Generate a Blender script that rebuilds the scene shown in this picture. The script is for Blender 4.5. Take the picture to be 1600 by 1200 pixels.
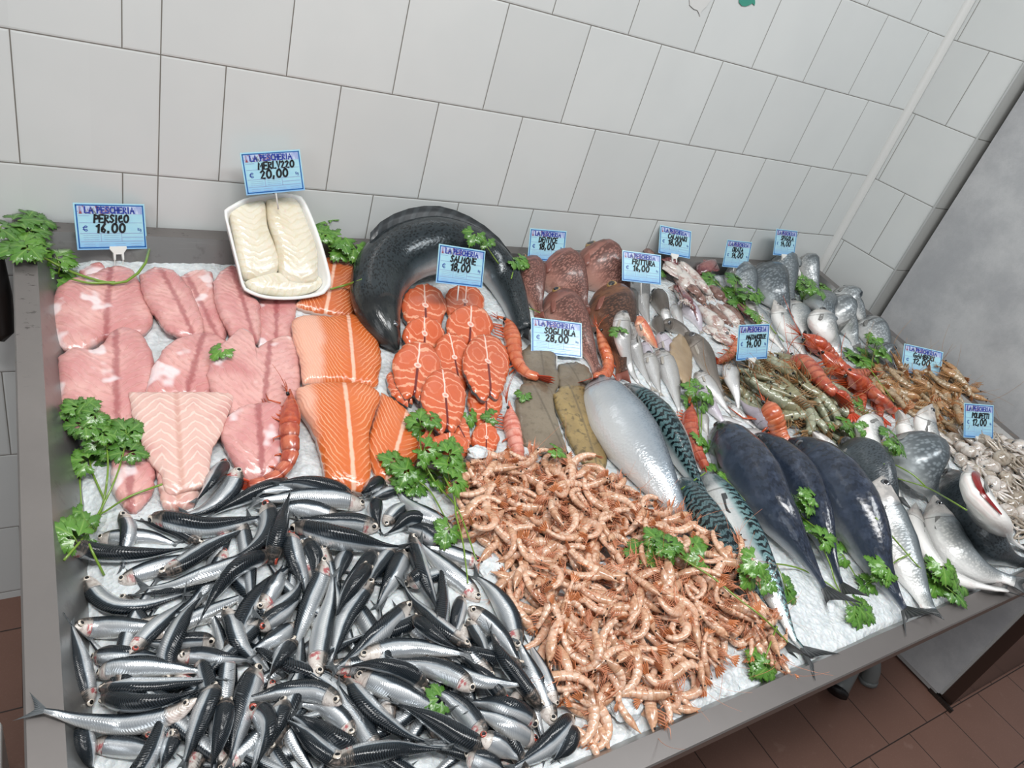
import bpy, math, random
import numpy as np
from mathutils import Matrix, Vector, noise
random.seed(7); rng = np.random.default_rng(11)
for o in list(bpy.data.objects): bpy.data.objects.remove(o)
scn = bpy.context.scene
COL = scn.collection

# ------------------------------------------------------------------ camera
CAM = np.array([-0.27757, -1.33820, 1.56748])
FPX = 1120.7246724427475
MR = np.array([[0.8403868621152024, -0.46579133712458887, 0.2771071133038995],
               [-0.058088416430030015, -0.5857423981574248, -0.8084130001893493],
               [0.5388651574007954, 0.6632829511288383, -0.5193072971555817]])   # right, down, forward
cd = bpy.data.cameras.new('camera'); cam = bpy.data.objects.new('camera', cd); COL.objects.link(cam)
cd.sensor_width = 36; cd.lens = FPX / 1600 * 36; cd.clip_start = 0.02
cam.matrix_world = Matrix(((MR[0][0], -MR[1][0], -MR[2][0], CAM[0]), (MR[0][1], -MR[1][1], -MR[2][1], CAM[1]),
                           (MR[0][2], -MR[1][2], -MR[2][2], CAM[2]), (0, 0, 0, 1)))
scn.camera = cam
# ------------------------------------------------------------------ light
scn.view_settings.view_transform = 'Standard'; scn.view_settings.look = 'None'
scn.view_settings.gamma = 1; scn.view_settings.exposure = 0.33; scn.view_settings.use_curve_mapping = False
w = bpy.data.worlds.new('world'); scn.world = w; w.use_nodes = True
nt = w.node_tree; nt.nodes.clear()
tc = nt.nodes.new('ShaderNodeTexCoord'); sp = nt.nodes.new('ShaderNodeSeparateXYZ'); nt.links.new(tc.outputs['Generated'], sp.inputs[0])
rp = nt.nodes.new('ShaderNodeValToRGB'); cr = rp.color_ramp
mr = nt.nodes.new('ShaderNodeMapRange'); mr.inputs[1].default_value = -1; mr.inputs[2].default_value = 1
nt.links.new(sp.outputs[2], mr.inputs[0]); nt.links.new(mr.outputs[0], rp.inputs[0])
cr.elements[0].position = 0.0; cr.elements[0].color = (.10, .085, .075, 1)
cr.elements[1].position = 1.0; cr.elements[1].color = (.50, .52, .55, 1)
for p_, c_ in ((.45, (.22, .20, .19, 1)), (.55, (.34, .34, .345, 1)), (.8, (.44, .45, .47, 1))):
    e = cr.elements.new(p_); e.color = c_
bg = nt.nodes.new('ShaderNodeBackground'); bg.inputs[1].default_value = 0.62
ou = nt.nodes.new('ShaderNodeOutputWorld'); nt.links.new(rp.outputs[0], bg.inputs[0]); nt.links.new(bg.outputs[0], ou.inputs[0])
def area(name, loc, target, sx, sy, power, col=(1, 1, 1)):
    l = bpy.data.lights.new(name, 'AREA'); l.shape = 'RECTANGLE'; l.size = sx; l.size_y = sy; l.energy = power; l.color = col
    o = bpy.data.objects.new(name, l); COL.objects.link(o); o.location = loc
    o.rotation_euler = (Vector(target) - Vector(loc)).to_track_quat('-Z', 'Y').to_euler()
area('ceiling_lamp_light', (-0.2, -1.3, 3.0), (0.3, -0.5, 0.9), 1.3, 0.30, 34, (1, .99, .97))
area('ceiling_lamp_light', (1.4, -1.5, 3.0), (1.2, -0.6, 0.9), 1.3, 0.30, 19, (.95, .98, 1))
area('left_area_light', (-2.6, -2.2, 1.9), (0.2, -0.4, 1.0), 1.6, 1.8, 17, (.93, .97, 1))  # broad cool area light from the left, its source unseen

# ------------------------------------------------------------------ tray frame (u right, v towards the wall, h up from the rim plane)
TA = math.radians(6.5); ZB = 0.942
TU = np.array([1., 0, 0]); TV = np.array([0, math.cos(TA), math.sin(TA)]); TN = np.array([0, -math.sin(TA), math.cos(TA)])
TO = np.array([0, 0, ZB]); TM = np.stack([TU, TV, TN], 1)
def L2W(p): return np.asarray(p, float) @ TM.T + TO
def W2L(p): return (np.asarray(p, float) - TO) @ TM
CL = W2L(CAM)
def rayL(px):
    px = np.asarray(px, float).reshape(-1, 2)
    d = np.stack([(px[:, 0] - 800) / FPX, (px[:, 1] - 600) / FPX, np.ones(len(px))], 1) @ MR
    return d @ TM
def depthL(p): return float((L2W(p) - CAM) @ MR[2])
U0, U1, V0, V1 = -.318, 1.832, -1.127, -.004
RIM = .032; CELL = .003
GU = int((U1 - U0 + .2) / CELL); GV = int((V1 - V0 + .16) / CELL); GU0 = U0 - .1; GV0 = V0 - .14
uu = GU0 + (np.arange(GU) + .5) * CELL; vv = GV0 + (np.arange(GV) + .5) * CELL
UU, VV = np.meshgrid(uu, vv, indexing='ij')
def sstep(a, b, x):
    t = np.clip((x - a) / (b - a), 0, 1); return t * t * (3 - 2 * t)
def ice_h(U, V):
    h = -.052 + .034 * sstep(-.55, -1.02, V) + .022 * sstep(.2, .9, U)
    h = h - .02 * sstep(-.2, -.285, U) + .012 * sstep(-.3, 0, V) * sstep(.6, .2, U)
    h = np.where(V < -1.06, np.minimum(h, -.012), h)
    return np.minimum(h, -.010)
ins = (UU > U0 + RIM) & (UU < U1 - RIM) & (VV > V0 + RIM) & (VV < V1 - RIM)
edge = np.minimum(np.minimum(UU - U0 - RIM, U1 - RIM - UU), np.minimum(VV - V0 - RIM, V1 - RIM - VV))
HM = np.where(ins, np.maximum(ice_h(UU, VV), -.075 + 0 * UU), .001)
HM = np.where(ins, np.maximum(HM, -edge * 2.0), HM)
HM = np.where((UU < U0) | (UU > U1) | (VV < V0) | (VV > V1 + .02), .0015, HM)
def hq(u, v):
    i = np.clip(((np.asarray(u) - GU0) / CELL).astype(int), 0, GU - 1); j = np.clip(((np.asarray(v) - GV0) / CELL).astype(int), 0, GV - 1)
    return HM[i, j]
def drop(px, r=0.0):
    """where the sight line of a photo point meets the heap"""
    D = rayL(px); out = []
    hs = np.linspace(.30, -.09, 260)
    for d in D:
        t = (hs - CL[2]) / d[2]; P = CL + t[:, None] * d
        k = np.nonzero(P[:, 2] <= hq(P[:, 0], P[:, 1]) + r)[0]
        k = k[0] if len(k) else len(hs) - 1
        out.append(P[k])
    return np.array(out)
def at_h(px, h):
    D = rayL(px); h = np.asarray(h, float).reshape(-1)
    return CL + ((h - CL[2]) / D[:, 2])[:, None] * D
def on_plane(px, n, o):   # world plane
    d = np.array([(px[0] - 800) / FPX, (px[1] - 600) / FPX, 1.]) @ MR
    n = np.array(n, float); o = np.array(o, float)
    return CAM + d * (((o - CAM) @ n) / (d @ n))
def stamp(P, b, a):
    """raise the height field under a body: centres P, half width b, half thickness a"""
    b = np.broadcast_to(b, len(P)); a = np.broadcast_to(a, len(P))
    for p, bb, aa in zip(P, b, a):
        n = int(bb / CELL) + 1
        i = int((p[0] - GU0) / CELL); j = int((p[1] - GV0) / CELL)
        i0, i1, j0, j1 = max(i - n, 0), min(i + n + 1, GU), max(j - n, 0), min(j + n + 1, GV)
        if i0 >= i1 or j0 >= j1: continue
        d2 = ((UU[i0:i1, j0:j1] - p[0]) ** 2 + (VV[i0:i1, j0:j1] - p[1]) ** 2) / max(bb, 1e-4) ** 2
        top = np.where(d2 < 1, p[2] + aa * np.sqrt(np.clip(1 - d2, 0, 1)), -9)
        HM[i0:i1, j0:j1] = np.maximum(HM[i0:i1, j0:j1], top)
# crops of the photograph used while measuring: origin and scale
REG = dict(E=(0, 580, 3.2), F=(400, 580, 3.2), G=(800, 560, 3.2), H=(1100, 600, 3.2), I=(0, 825, 3.2), J=(400, 825, 3.2),
           L=(1100, 825, 3.2), B=(400, 320, 3.2), C=(780, 320, 3.2), D=(1100, 340, 3.2), A=(0, 200, 2.6667), K=(700, 700, 2.6667),
           N=(960, 440, 6.6667), Q=(1000, 380, 8), R=(1400, 640, 8), S=(1130, 540, 8), P=(0, 0, 1))
def PX(r, pts):
    x, y, s = REG[r]
    return [(x + a / s, y + b / s) for a, b in pts]
def spline(pts, n):
    p = np.array(pts, float)
    if len(p) == 2: p = np.array([p[0], (p[0] + p[1]) / 2, p[1]])
    q = np.vstack([2 * p[0] - p[1], p, 2 * p[-1] - p[-2]])
    out = []
    seg = np.linalg.norm(np.diff(p, axis=0), axis=1); cum = np.concatenate([[0], np.cumsum(seg)]); 
    for s in np.linspace(0, cum[-1], n):
        k = min(max(np.searchsorted(cum, s) - 1, 0), len(p) - 2); t = (s - cum[k]) / max(seg[k], 1e-9)
        a, b, c, d = q[k], q[k + 1], q[k + 2], q[k + 3]
        out.append(.5 * ((2 * b) + (c - a) * t + (2 * a - 5 * b + 4 * c - d) * t * t + (3 * b - a - 3 * c + d) * t ** 3))
    return np.array(out)

# ------------------------------------------------------------------ node helper
def lin(c):
    if isinstance(c, str): c = [int(c[i:i + 2], 16) / 255 for i in (0, 2, 4)]
    return tuple(x / 12.92 if x <= .04045 else ((x + .055) / 1.055) ** 2.4 for x in c) + (1,)
class NG:
    def __init__(s, name):
        s.m = bpy.data.materials.new(name); s.m.use_nodes = True; s.t = s.m.node_tree; s.b = s.t.nodes['Principled BSDF']
    def n(s, t): return s.t.nodes.new(t)
    def set(s, sock, v):
        if isinstance(v, bpy.types.NodeSocket): s.t.links.new(v, sock)
        elif v is not None: sock.default_value = v
    def m_(s, op, a, b=None, c=None):
        k = s.n('ShaderNodeMath'); k.operation = op
        s.set(k.inputs[0], a); s.set(k.inputs[1], b); s.set(k.inputs[2], c); return k.outputs[0]
    def __getattr__(s, k):
        ops = dict(add='ADD', sub='SUBTRACT', mul='MULTIPLY', div='DIVIDE', mn='MINIMUM', mx='MAXIMUM', absv='ABSOLUTE', frac='FRACT', floor='FLOOR',
                   lt='LESS_THAN', gt='GREATER_THAN', sin='SINE', pw='POWER', mod='MODULO', sqrt='SQRT', pp='PINGPONG')
        if k in ops: return lambda a, b=None: s.m_(ops[k], a, b)
        raise AttributeError(k)
    def ss(s, a, b, x):
        k = s.n('ShaderNodeMapRange'); k.interpolation_type = 'SMOOTHSTEP'
        s.set(k.inputs[0], x)
        if a <= b: k.inputs[1].default_value = a; k.inputs[2].default_value = b
        else: k.inputs[1].default_value = b; k.inputs[2].default_value = a; k.inputs[3].default_value = 1; k.inputs[4].default_value = 0
        return k.outputs[0]
    def uv(s):
        k = s.n('ShaderNodeUVMap'); q = s.n('ShaderNodeSeparateXYZ'); s.t.links.new(k.outputs[0], q.inputs[0]); s.uvv = k.outputs[0]
        return q.outputs[0], q.outputs[1]
    def obj(s):
        k = s.n('ShaderNodeTexCoord'); return k.outputs['Object']
    def geo(s):
        k = s.n('ShaderNodeNewGeometry'); return k.outputs['Position']
    def sep(s, v):
        q = s.n('ShaderNodeSeparateXYZ'); s.set(q.inputs[0], v); return q.outputs
    def comb(s, x, y, z=0.0):
        q = s.n('ShaderNodeCombineXYZ'); s.set(q.inputs[0], x); s.set(q.inputs[1], y); s.set(q.inputs[2], z); return q.outputs[0]
    def noise(s, v, sc, det=3, ro=.55):
        k = s.n('ShaderNodeTexNoise'); s.set(k.inputs['Vector'], v); k.inputs['Scale'].default_value = sc; k.inputs['Detail'].default_value = det
        k.inputs['Roughness'].default_value = ro; return k.outputs['Fac']
    def vor(s, v, sc, out='Distance', feat='F1'):
        k = s.n('ShaderNodeTexVoronoi'); k.feature = feat; s.set(k.inputs['Vector'], v); k.inputs['Scale'].default_value = sc; return k.outputs[out]
    def rnd(s): return s.n('ShaderNodeObjectInfo').outputs['Random']
    def ramp(s, f, st):
        k = s.n('ShaderNodeValToRGB'); s.set(k.inputs[0], f); e = k.color_ramp.elements
        e[0].position = st[0][0]; e[0].color = lin(st[0][1]); e[1].position = st[-1][0]; e[1].color = lin(st[-1][1])
        for p, c in st[1:-1]: q = e.new(p); q.color = lin(c)
        return k.outputs[0]
    def mix(s, f, a, b, mode='MIX'):
        k = s.n('ShaderNodeMix'); k.data_type = 'RGBA'; k.blend_type = mode
        s.set(k.inputs[0], f)
        s.set(k.inputs[6], lin(a) if isinstance(a, str) else a); s.set(k.inputs[7], lin(b) if isinstance(b, str) else b); return k.outputs[2]
    def bump(s, h, st=.3, dist=.002):
        k = s.n('ShaderNodeBump'); s.set(k.inputs['Height'], h); k.inputs['Strength'].default_value = st; k.inputs['Distance'].default_value = dist
        s.t.links.new(k.outputs[0], s.b.inputs['Normal'])
    def fin(s, col=None, rough=.4, metal=0., spec=.5, coat=0., sss=0., trans=0., alpha=None):
        b = s.b.inputs
        s.set(b['Base Color'], lin(col) if isinstance(col, str) else col); s.set(b['Roughness'], rough); s.set(b['Metallic'], metal)
        b['Specular IOR Level'].default_value = spec; b['Coat Weight'].default_value = coat; b['Coat Roughness'].default_value = .12
        if sss: b['Subsurface Weight'].default_value = sss; b['Subsurface Radius'].default_value = (.006, .003, .002); b['Subsurface Scale'].default_value = .6
        if trans: b['Transmission Weight'].default_value = trans
        return s.m
def simple(name, col, **k): return NG(name).fin(col, **k)

# ------------------------------------------------------------------ objects
def tag(o, label=None, cat=None, group=None, kind=None):
    if label: o['label'] = label
    if cat: o['category'] = cat
    if group: o['group'] = group
    if kind: o['kind'] = kind
    return o
def empty(name, loc, label=None, cat=None, group=None):
    o = bpy.data.objects.new(name, None); COL.objects.link(o); o.location = loc; o.empty_display_size = .02
    return tag(o, label, cat, group)
class MB:
    def __init__(s): s.v = []; s.f = []; s.uv = []; s.mi = []; s.k = 0
    def add(s, V, F, UV=None, mi=0):
        V = np.asarray(V, float).reshape(-1, 3); s.v.append(V); k = s.k
        s.f += [tuple(i + k for i in f) for f in F]; s.mi += [mi] * len(F)
        s.uv.append(np.zeros((len(V), 2)) if UV is None else np.asarray(UV, float)); s.k += len(V); return s
    def box(s, a, b, mi=0, R=None):
        a = np.array(a, float); b = np.array(b, float)
        V = np.array([[(a, b)[i][0], (a, b)[j][1], (a, b)[k][2]] for i in (0, 1) for j in (0, 1) for k in (0, 1)])
        if R is not None: V = V @ np.asarray(R).T
        return s.add(V, [(0, 1, 3, 2), (4, 6, 7, 5), (0, 4, 5, 1), (2, 3, 7, 6), (0, 2, 6, 4), (1, 5, 7, 3)], None, mi)
    def mesh(s, name, mats, smooth=True, org=None, local=False):
        V = np.vstack(s.v)
        if local: V = L2W(V)
        if org is not None: V = V - np.asarray(org)
        me = bpy.data.meshes.new(name); me.from_pydata(V.tolist(), [], s.f); UV = np.vstack(s.uv)
        ul = me.uv_layers.new(name='UVMap'); li = np.empty(len(me.loops), int); me.loops.foreach_get('vertex_index', li)
        ul.data.foreach_set('uv', UV[li].ravel())
        for m in (mats if isinstance(mats, (list, tuple)) else [mats]): me.materials.append(m)
        if any(s.mi): me.polygons.foreach_set('material_index', s.mi)
        if smooth: me.shade_smooth()
        me.update(); return me
    def build(s, name, mats, parent=None, smooth=True, local=True, bevel=0):
        org = np.array(parent.location) if parent is not None else None
        if parent is not None and parent.parent is not None: org = org + np.array(parent.parent.location)
        if parent is None:
            V = np.vstack(s.v); V = L2W(V) if local else V; org = V.mean(0)
        me = s.mesh(name, mats, smooth, org, local)
        o = bpy.data.objects.new(name, me); COL.objects.link(o)
        if parent is not None: o.parent = parent
        else: o.location = org
        if bevel:
            b = o.modifiers.new('bevel', 'BEVEL'); b.width = bevel; b.segments = 2; b.limit_method = 'ANGLE'
        return o
def nrm(a):
    a = np.asarray(a, float); return a / np.maximum(np.linalg.norm(a, axis=-1, keepdims=True), 1e-9)
def tangents(P):
    T = np.gradient(P, axis=0); return nrm(T)
def frames(P, roll, up=(0, 0, 1)):
    T = tangents(P); N = nrm(np.array(up, float) - (T @ np.array(up, float))[:, None] * T); B = np.cross(N, T)
    r = np.broadcast_to(roll, len(P))[:, None]
    D = np.cos(r) * N + np.sin(r) * B; S = np.cross(T, D)
    return T, D, S
def sweep(P, D, S, hh, hw, ns=12, capp=True, pw=1.0, uoff=0., uscale=1.):
    n = len(P); th = np.arange(ns) / ns * 2 * math.pi
    c, s_ = np.cos(th), np.sin(th)
    if pw != 1: s_ = np.sign(s_) * np.abs(s_) ** pw; c = np.sign(c) * np.abs(c) ** pw
    V = P[:, None, :] + (np.asarray(hh)[:, None] * c)[:, :, None] * D[:, None, :] + (np.asarray(hw)[:, None] * s_)[:, :, None] * S[:, None, :]
    t = np.linspace(0, 1, n) * uscale + uoff; v = 1 - np.abs(1 - np.arange(ns) / ns * 2)
    UV = np.stack([np.repeat(t[:, None], ns, 1), np.repeat(v[None], n, 0)], 2).reshape(-1, 2)
    F = [(i * ns + j, i * ns + (j + 1) % ns, (i + 1) * ns + (j + 1) % ns, (i + 1) * ns + j) for i in range(n - 1) for j in range(ns)]
    V = V.reshape(-1, 3)
    if capp: F += [tuple(range(ns))[::-1], tuple((n - 1) * ns + j for j in range(ns))]
    return V, F, UV
def tube(mb, P, r, ns=6, mi=0):
    P = np.asarray(P, float); r = np.broadcast_to(r, len(P)) if np.ndim(r) == 0 else np.interp(np.linspace(0, 1, len(P)), np.linspace(0, 1, len(r)), r)
    T = tangents(P); up = np.array([0, 0, 1.]) if abs(T[0][2]) < .9 else np.array([1., 0, 0])
    N = nrm(up - (T @ up)[:, None] * T + 1e-6); B = np.cross(T, N)
    mb.add(*sweep(P, N, B, r, r, ns), mi)
def finmesh(mb, A, B_, nv, th=.0005, mi=0):
    A = np.asarray(A, float); B_ = np.asarray(B_, float); n = len(A); M_ = (A + B_) / 2; nv = np.asarray(nv, float)
    V = np.vstack([A + nv * th, M_ + nv * th * .8, B_ + nv * th * .3, A - nv * th, M_ - nv * th * .8, B_ - nv * th * .3])
    x = np.linspace(0, 1, n); UV = np.vstack([np.stack([x, np.full(n, k)], 1) for k in (0, .5, 1, 0, .5, 1)])
    F = []
    for i in range(n - 1):
        for r in (0, 1):
            F.append((r * n + i, r * n + i + 1, (r + 1) * n + i + 1, (r + 1) * n + i))
            F.append(((r + 3) * n + i, (r + 4) * n + i, (r + 4) * n + i + 1, (r + 3) * n + i + 1))
        F.append((2 * n + i, 2 * n + i + 1, 5 * n + i + 1, 5 * n + i))
    for r in (0, 1):
        F.append((r * n, (r + 1) * n, (r + 4) * n, (r + 3) * n)); F.append((r * n + n - 1, (r + 3) * n + n - 1, (r + 4) * n + n - 1, (r + 1) * n + n - 1))
    mb.add(V, F, UV, mi)
def dome(mb, c, nrmv, r, h, mi=0):
    z = nrm(nrmv); x = nrm(np.cross(z, [0.3, 1, .2])); y = np.cross(z, x); V = [c + z * h]; UV = [(0, 0)]; F = []; ns = 14; rings = 4
    for k in range(1, rings + 1):
        s = k / rings
        for j in range(ns):
            a = 2 * math.pi * j / ns; V.append(c + (x * math.cos(a) + y * math.sin(a)) * r * s + z * h * math.sqrt(max(0, 1 - s * s)) - (z * h * .6 if k == rings else 0)); UV.append((s, 0))
    for j in range(ns):
        F.append((0, 1 + j, 1 + (j + 1) % ns))
        for k in range(rings - 1): F.append((1 + k * ns + j, 1 + (k + 1) * ns + j, 1 + (k + 1) * ns + (j + 1) % ns, 1 + k * ns + (j + 1) % ns))
    mb.add(V, F, UV, mi)

# ------------------------------------------------------------------ materials
def eye_mat(name, iris, pupil='08080a'):
    g = NG(name); u, v = g.uv()
    return g.fin(g.ramp(u, [(0, pupil), (.50, pupil), (.56, iris), (.86, iris), (.95, '2a2622'), (1, '2a2622')]), .08, spec=.8, coat=.6)
EYE_S = eye_mat('eye_silver', 'c9beb0'); EYE_Y = eye_mat('eye_amber', '9a7a48'); EYE_R = eye_mat('eye_blood', 'a84838'); EYE_D = eye_mat('eye_dark', '55585c')
EYE_B = simple('eye_black', '080808', rough=.1, coat=.5)

def anchovy_skin():
    g = NG('anchovy_skin'); u, v = g.uv(); r = g.rnd()
    n1 = g.noise(g.comb(g.mul(u, 4), g.mul(v, 2), g.mul(r, 30)), 1.5, 3)
    vj = g.add(v, g.mul(g.sub(n1, .5), .05))
    c = g.ramp(vj, [(0, '0b0f13'), (.25, '12181d'), (.335, '2c343b'), (.36, '78828a'), (.39, 'bfc5c9'), (.44, 'eceeef'), (.50, 'cdd1d4'), (.62, 'a3a9ae'), (.74, 'c4c7c8'), (.86, 'd6d5d2'), (1, 'dedbd6')])
    wv = g.sin(g.add(g.mul(u, 330), g.mul(g.absv(g.sub(v, .5)), 40)))
    c = g.mix(g.mul(g.mul(g.ss(.0, .9, wv), g.ss(.34, .5, v)), .16), c, '5d646b')
    c = g.mix(g.mul(g.mul(g.ss(.3, .9, wv), g.ss(.36, .28, v)), .35), c, '3d474f')
    hd = g.ss(.215, .18, u); hn = g.noise(g.comb(g.mul(u, 30), g.mul(v, 5), g.mul(r, 50)), 1.0, 3)
    hc = g.ramp(v, [(0, '1d1f20'), (.28, '43413e'), (.36, 'a09a94'), (.5, 'cfc8c1'), (.75, 'd8cdc6'), (1, 'dccfc7')])
    c = g.mix(hd, c, g.mix(g.mul(g.ss(.45, .7, hn), .6), hc, '8a7a70'))
    gl = g.mul(g.mul(g.ss(.12, .14, u), g.ss(.205, .19, u)), g.mul(g.ss(.38, .48, v), g.ss(.85, .7, v)))
    gl = g.mul(gl, g.mul(g.ss(.42, .55, hn), g.ss(.35, .7, r)))
    c = g.mix(g.mul(gl, .8), c, 'a83a44')
    oc = g.mul(g.ss(.007, .002, g.absv(g.sub(u, g.add(.17, g.mul(g.sub(1, g.pw(g.absv(g.sub(g.mul(v, 2), 1)), 2.0)), .035))))), .7)
    c = g.mix(g.mul(oc, g.ss(.3, .4, v)), c, '5f5a58')
    n5 = g.noise(g.comb(g.mul(u, 40), g.mul(v, 7), g.mul(r, 9)), 1.0, 3); g.bump(g.add(g.mul(wv, .5), g.mul(n5, 1.5)), .28, .0006)
    return g.fin(c, g.add(.17, g.mul(hd, .15)), metal=g.mul(g.ss(.34, .42, v), g.sub(.6, g.mul(hd, .5))), spec=.32, coat=.22)
M_ANCH = anchovy_skin()
def fin_mat(name, a, b, rough=.4):
    g = NG(name); u, v = g.uv(); ray = g.ss(-.2, .8, g.sin(g.mul(u, 75)))
    g.bump(ray, .3, .0005); return g.fin(g.mix(g.mul(ray, .5), a, b), rough, spec=.5, coat=.2)
M_FIN_D = fin_mat('dark_fin', '2c2f31', '5d5f5f'); M_FIN_G = fin_mat('grey_fin', '6a6a68', '9a9893'); M_FIN_A = fin_mat('anchovy_fin', '3e4346', '7e8386'); M_FIN_P = fin_mat('pale_fin', '9b958c', 'c9c2b8')
M_FIN_R = fin_mat('red_fin', '7d4a40', '9d6a5a'); M_FIN_S = fin_mat('salmon_fin', '1e2225', '3b4144')

def fish_skin(name, ramp, scale=(60, 16), scale_col='9aa0a4', scale_amt=.3, head=None, head_u=.2, metal=.3, rough=.28, stripe=None, blotch=None, bellyred=0):
    g = NG(name); u, v = g.uv(); r = g.rnd(); vec = g.comb(g.mul(u, 5), g.mul(v, 2.2), g.mul(r, 30))
    n1 = g.noise(vec, 1.6, 4); vj = g.add(v, g.mul(g.sub(n1, .5), .14))
    c = g.ramp(vj, ramp); body = g.ss(head_u - .02, head_u + .03, u)
    s2 = g.vor(g.comb(g.mul(u, scale[0]), g.mul(v, scale[1]), 0), 1.0)
    c = g.mix(g.mul(g.mul(g.ss(.2, .6, s2), g.mul(body, g.ss(.72, .45, v))), scale_amt * 1.3), c, scale_col)
    if stripe: c = stripe(g, u, v, c)
    n2 = g.noise(g.comb(g.mul(u, 14), g.mul(v, 5), g.mul(r, 20)), 1.0, 4)
    if head: c = g.mix(g.mul(g.ss(head_u, head_u - .05, u), .8), c, g.mix(g.ss(.4, .6, n2), head[0], head[1]))
    if blotch: c = g.mix(g.mul(g.ss(.52, .68, n2), blotch[1]), c, blotch[0])
    if bellyred: c = g.mix(g.mul(g.mul(g.ss(.55, .75, n1), g.ss(.6, .8, v)), bellyred), c, 'c77a70')
    oc = g.ss(.008, .002, g.absv(g.sub(u, g.add(head_u - .035, g.mul(g.sub(1, g.pw(g.absv(g.sub(g.mul(v, 2), 1.05)), 2.0)), .05)))))
    oc = g.mul(oc, g.mul(g.ss(.15, .3, v), .55)); c = g.mix(oc, c, '3a3432')
    g.bump(g.add(g.mul(s2, .8), g.mul(n2, .6)), .4, .001)
    return g.fin(c, rough, metal=g.mul(g.ss(.2, .5, v), g.mul(g.ss(.95, .6, v), metal * .9)), spec=.4, coat=.22)
M_BASS = fish_skin('bass_skin', [(0, '2c3135'), (.15, '42494e'), (.28, '70777b'), (.40, 'a3a7a8'), (.52, 'cfcfcc'), (.66, 'ecebe8'), (1, 'f3f0ec')], (70, 20), '5b6468', .35, ('cfc8c2', 'a5a09c'), .24, bellyred=.35)
M_BASSD = fish_skin('dark_bass_skin', [(0, '15181b'), (.3, '23292d'), (.5, '3a4246'), (.62, '7c8284'), (.75, 'c9c7c2'), (1, 'dedad4')], (90, 26), '59636a', .3, ('2b2e31', '4b4a4a'), .24)
def bream_stripe(g, u, v, c):
    s = g.ss(.2, .7, g.sin(g.add(g.mul(u, 55), g.mul(g.sin(g.mul(v, 7)), 1.6)))); return g.mix(g.mul(g.mul(s, g.ss(.42, .3, u)), g.mul(g.ss(.9, .5, v), .75)), c, '2b2e31')
M_BREAM = fish_skin('bream_skin', [(0, '3d4347'), (.15, '646c70'), (.35, 'a3aaad'), (.6, 'd5d7d6'), (.8, 'e6e5e2'), (1, 'eeece8')], (50, 20), '3f474c', .45, ('8d8d8b', '4a4b4c'), .26, stripe=bream_stripe)
M_BREAMD = fish_skin('dark_bream_skin', [(0, '33393d'), (.2, '5a6368'), (.45, '868f94'), (.75, 'b5babb'), (1, 'd8d8d5')], (50, 20), '2a3136', .5, ('55585a', '2b2d2f'), .26, stripe=bream_stripe)
M_DENT = fish_skin('snapper_skin', [(0, '6d4a44'), (.3, '8c6056'), (.6, 'b07f72'), (.85, 'cfa597'), (1, 'd9b8ad')], (60, 24), '5a3a33', .75, ('86574d', '5d4038'), .27, metal=.05, rough=.42, blotch=('5e3f3a', .4))
M_DENTB = fish_skin('brown_snapper_skin', [(0, '4c3529'), (.3, '644436'), (.6, '80553f'), (1, 'a27a66')], (60, 24), '37241c', .75, ('7a5238', '54382a'), .27, metal=.05, rough=.42, blotch=('46301f', .4))
M_SALM = fish_skin('salmon_skin', [(0, '0a0c0d'), (.35, '111618'), (.55, '1f272a'), (.66, '59646a'), (.76, 'a3abad'), (1, 'cfd1d0')], (110, 40), '4a555b', .22, ('23282a', '3c3f3e'), .13, metal=.4, rough=.22)
def mack_stripe(g, u, v, c):
    w = g.sin(g.add(g.add(g.mul(u, 185), g.mul(g.sin(g.add(g.mul(v, 22), g.mul(u, 40))), 1.3)), g.mul(g.noise(g.comb(g.mul(u, 26), g.mul(v, 12), 0), 1.0, 3), 9)))
    s = g.mul(g.ss(-.1, .35, w), g.mul(g.ss(.50, .42, v), g.ss(.15, .2, u))); return g.mix(s, c, '0f1c20')
M_MACK = fish_skin('mackerel_skin', [(0, '22363b'), (.25, '3c5f63'), (.40, '5d8385'), (.47, '8fa9aa'), (.53, 'c3c6c6'), (.8, 'e0dfdc'), (1, 'e6e3df')], (90, 26), '8fa5a8', .15, ('34464c', '8c9294'), .19, metal=.45, rough=.2, stripe=mack_stripe)
def dmack_stripe(g, u, v, c):
    w = g.sin(g.add(g.mul(u, 120), g.mul(g.noise(g.comb(g.mul(u, 10), g.mul(v, 12), 0), 1.0, 2), 12)))
    return g.mix(g.mul(g.mul(g.ss(.2, .7, w), g.ss(.5, .3, v)), .45), c, '0c1018')
M_BON = fish_skin('bonito_skin', [(0, '181d28'), (.25, '232b39'), (.42, '2f3a4a'), (.55, '48505c'), (.68, '8b9096'), (.85, 'c2c2c2'), (1, 'd6d3cf')], (60, 20), '3c465a', .2, ('141820', '262c36'), .19, metal=.25, rough=.2, stripe=dmack_stripe, blotch=('5a6478', .35))
M_TUNA = fish_skin('little_tunny_skin', [(0, '2c343c'), (.2, '47525c'), (.34, '7f8a93'), (.48, 'a9b0b5'), (.62, 'c9cccd'), (.8, 'd8d9d9'), (1, 'e3e1de')], (120, 30), 'b9bec2', .1, ('6c7d88', '93a0a8'), .13, metal=.4, rough=.22)
M_HAKE = fish_skin('hake_skin', [(0, '4e4c4a'), (.2, '77746f'), (.35, 'a3a19d'), (.5, 'c8c8c8'), (.75, 'dfdedd'), (1, 'e8e4e1')], (80, 22), 'a5a6a8', .2, ('b9b5b0', '77726c'), .24, metal=.35, rough=.25, bellyred=.3)
M_HAKEG = fish_skin('grey_hake_skin', [(0, '3f3a36'), (.3, '5c5650'), (.5, '8a837c'), (.75, 'b9b3ad'), (1, 'cfc8c2')], (80, 22), '6c665f', .2, ('6b645c', '4d4741'), .22, metal=.2, rough=.3)
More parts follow.
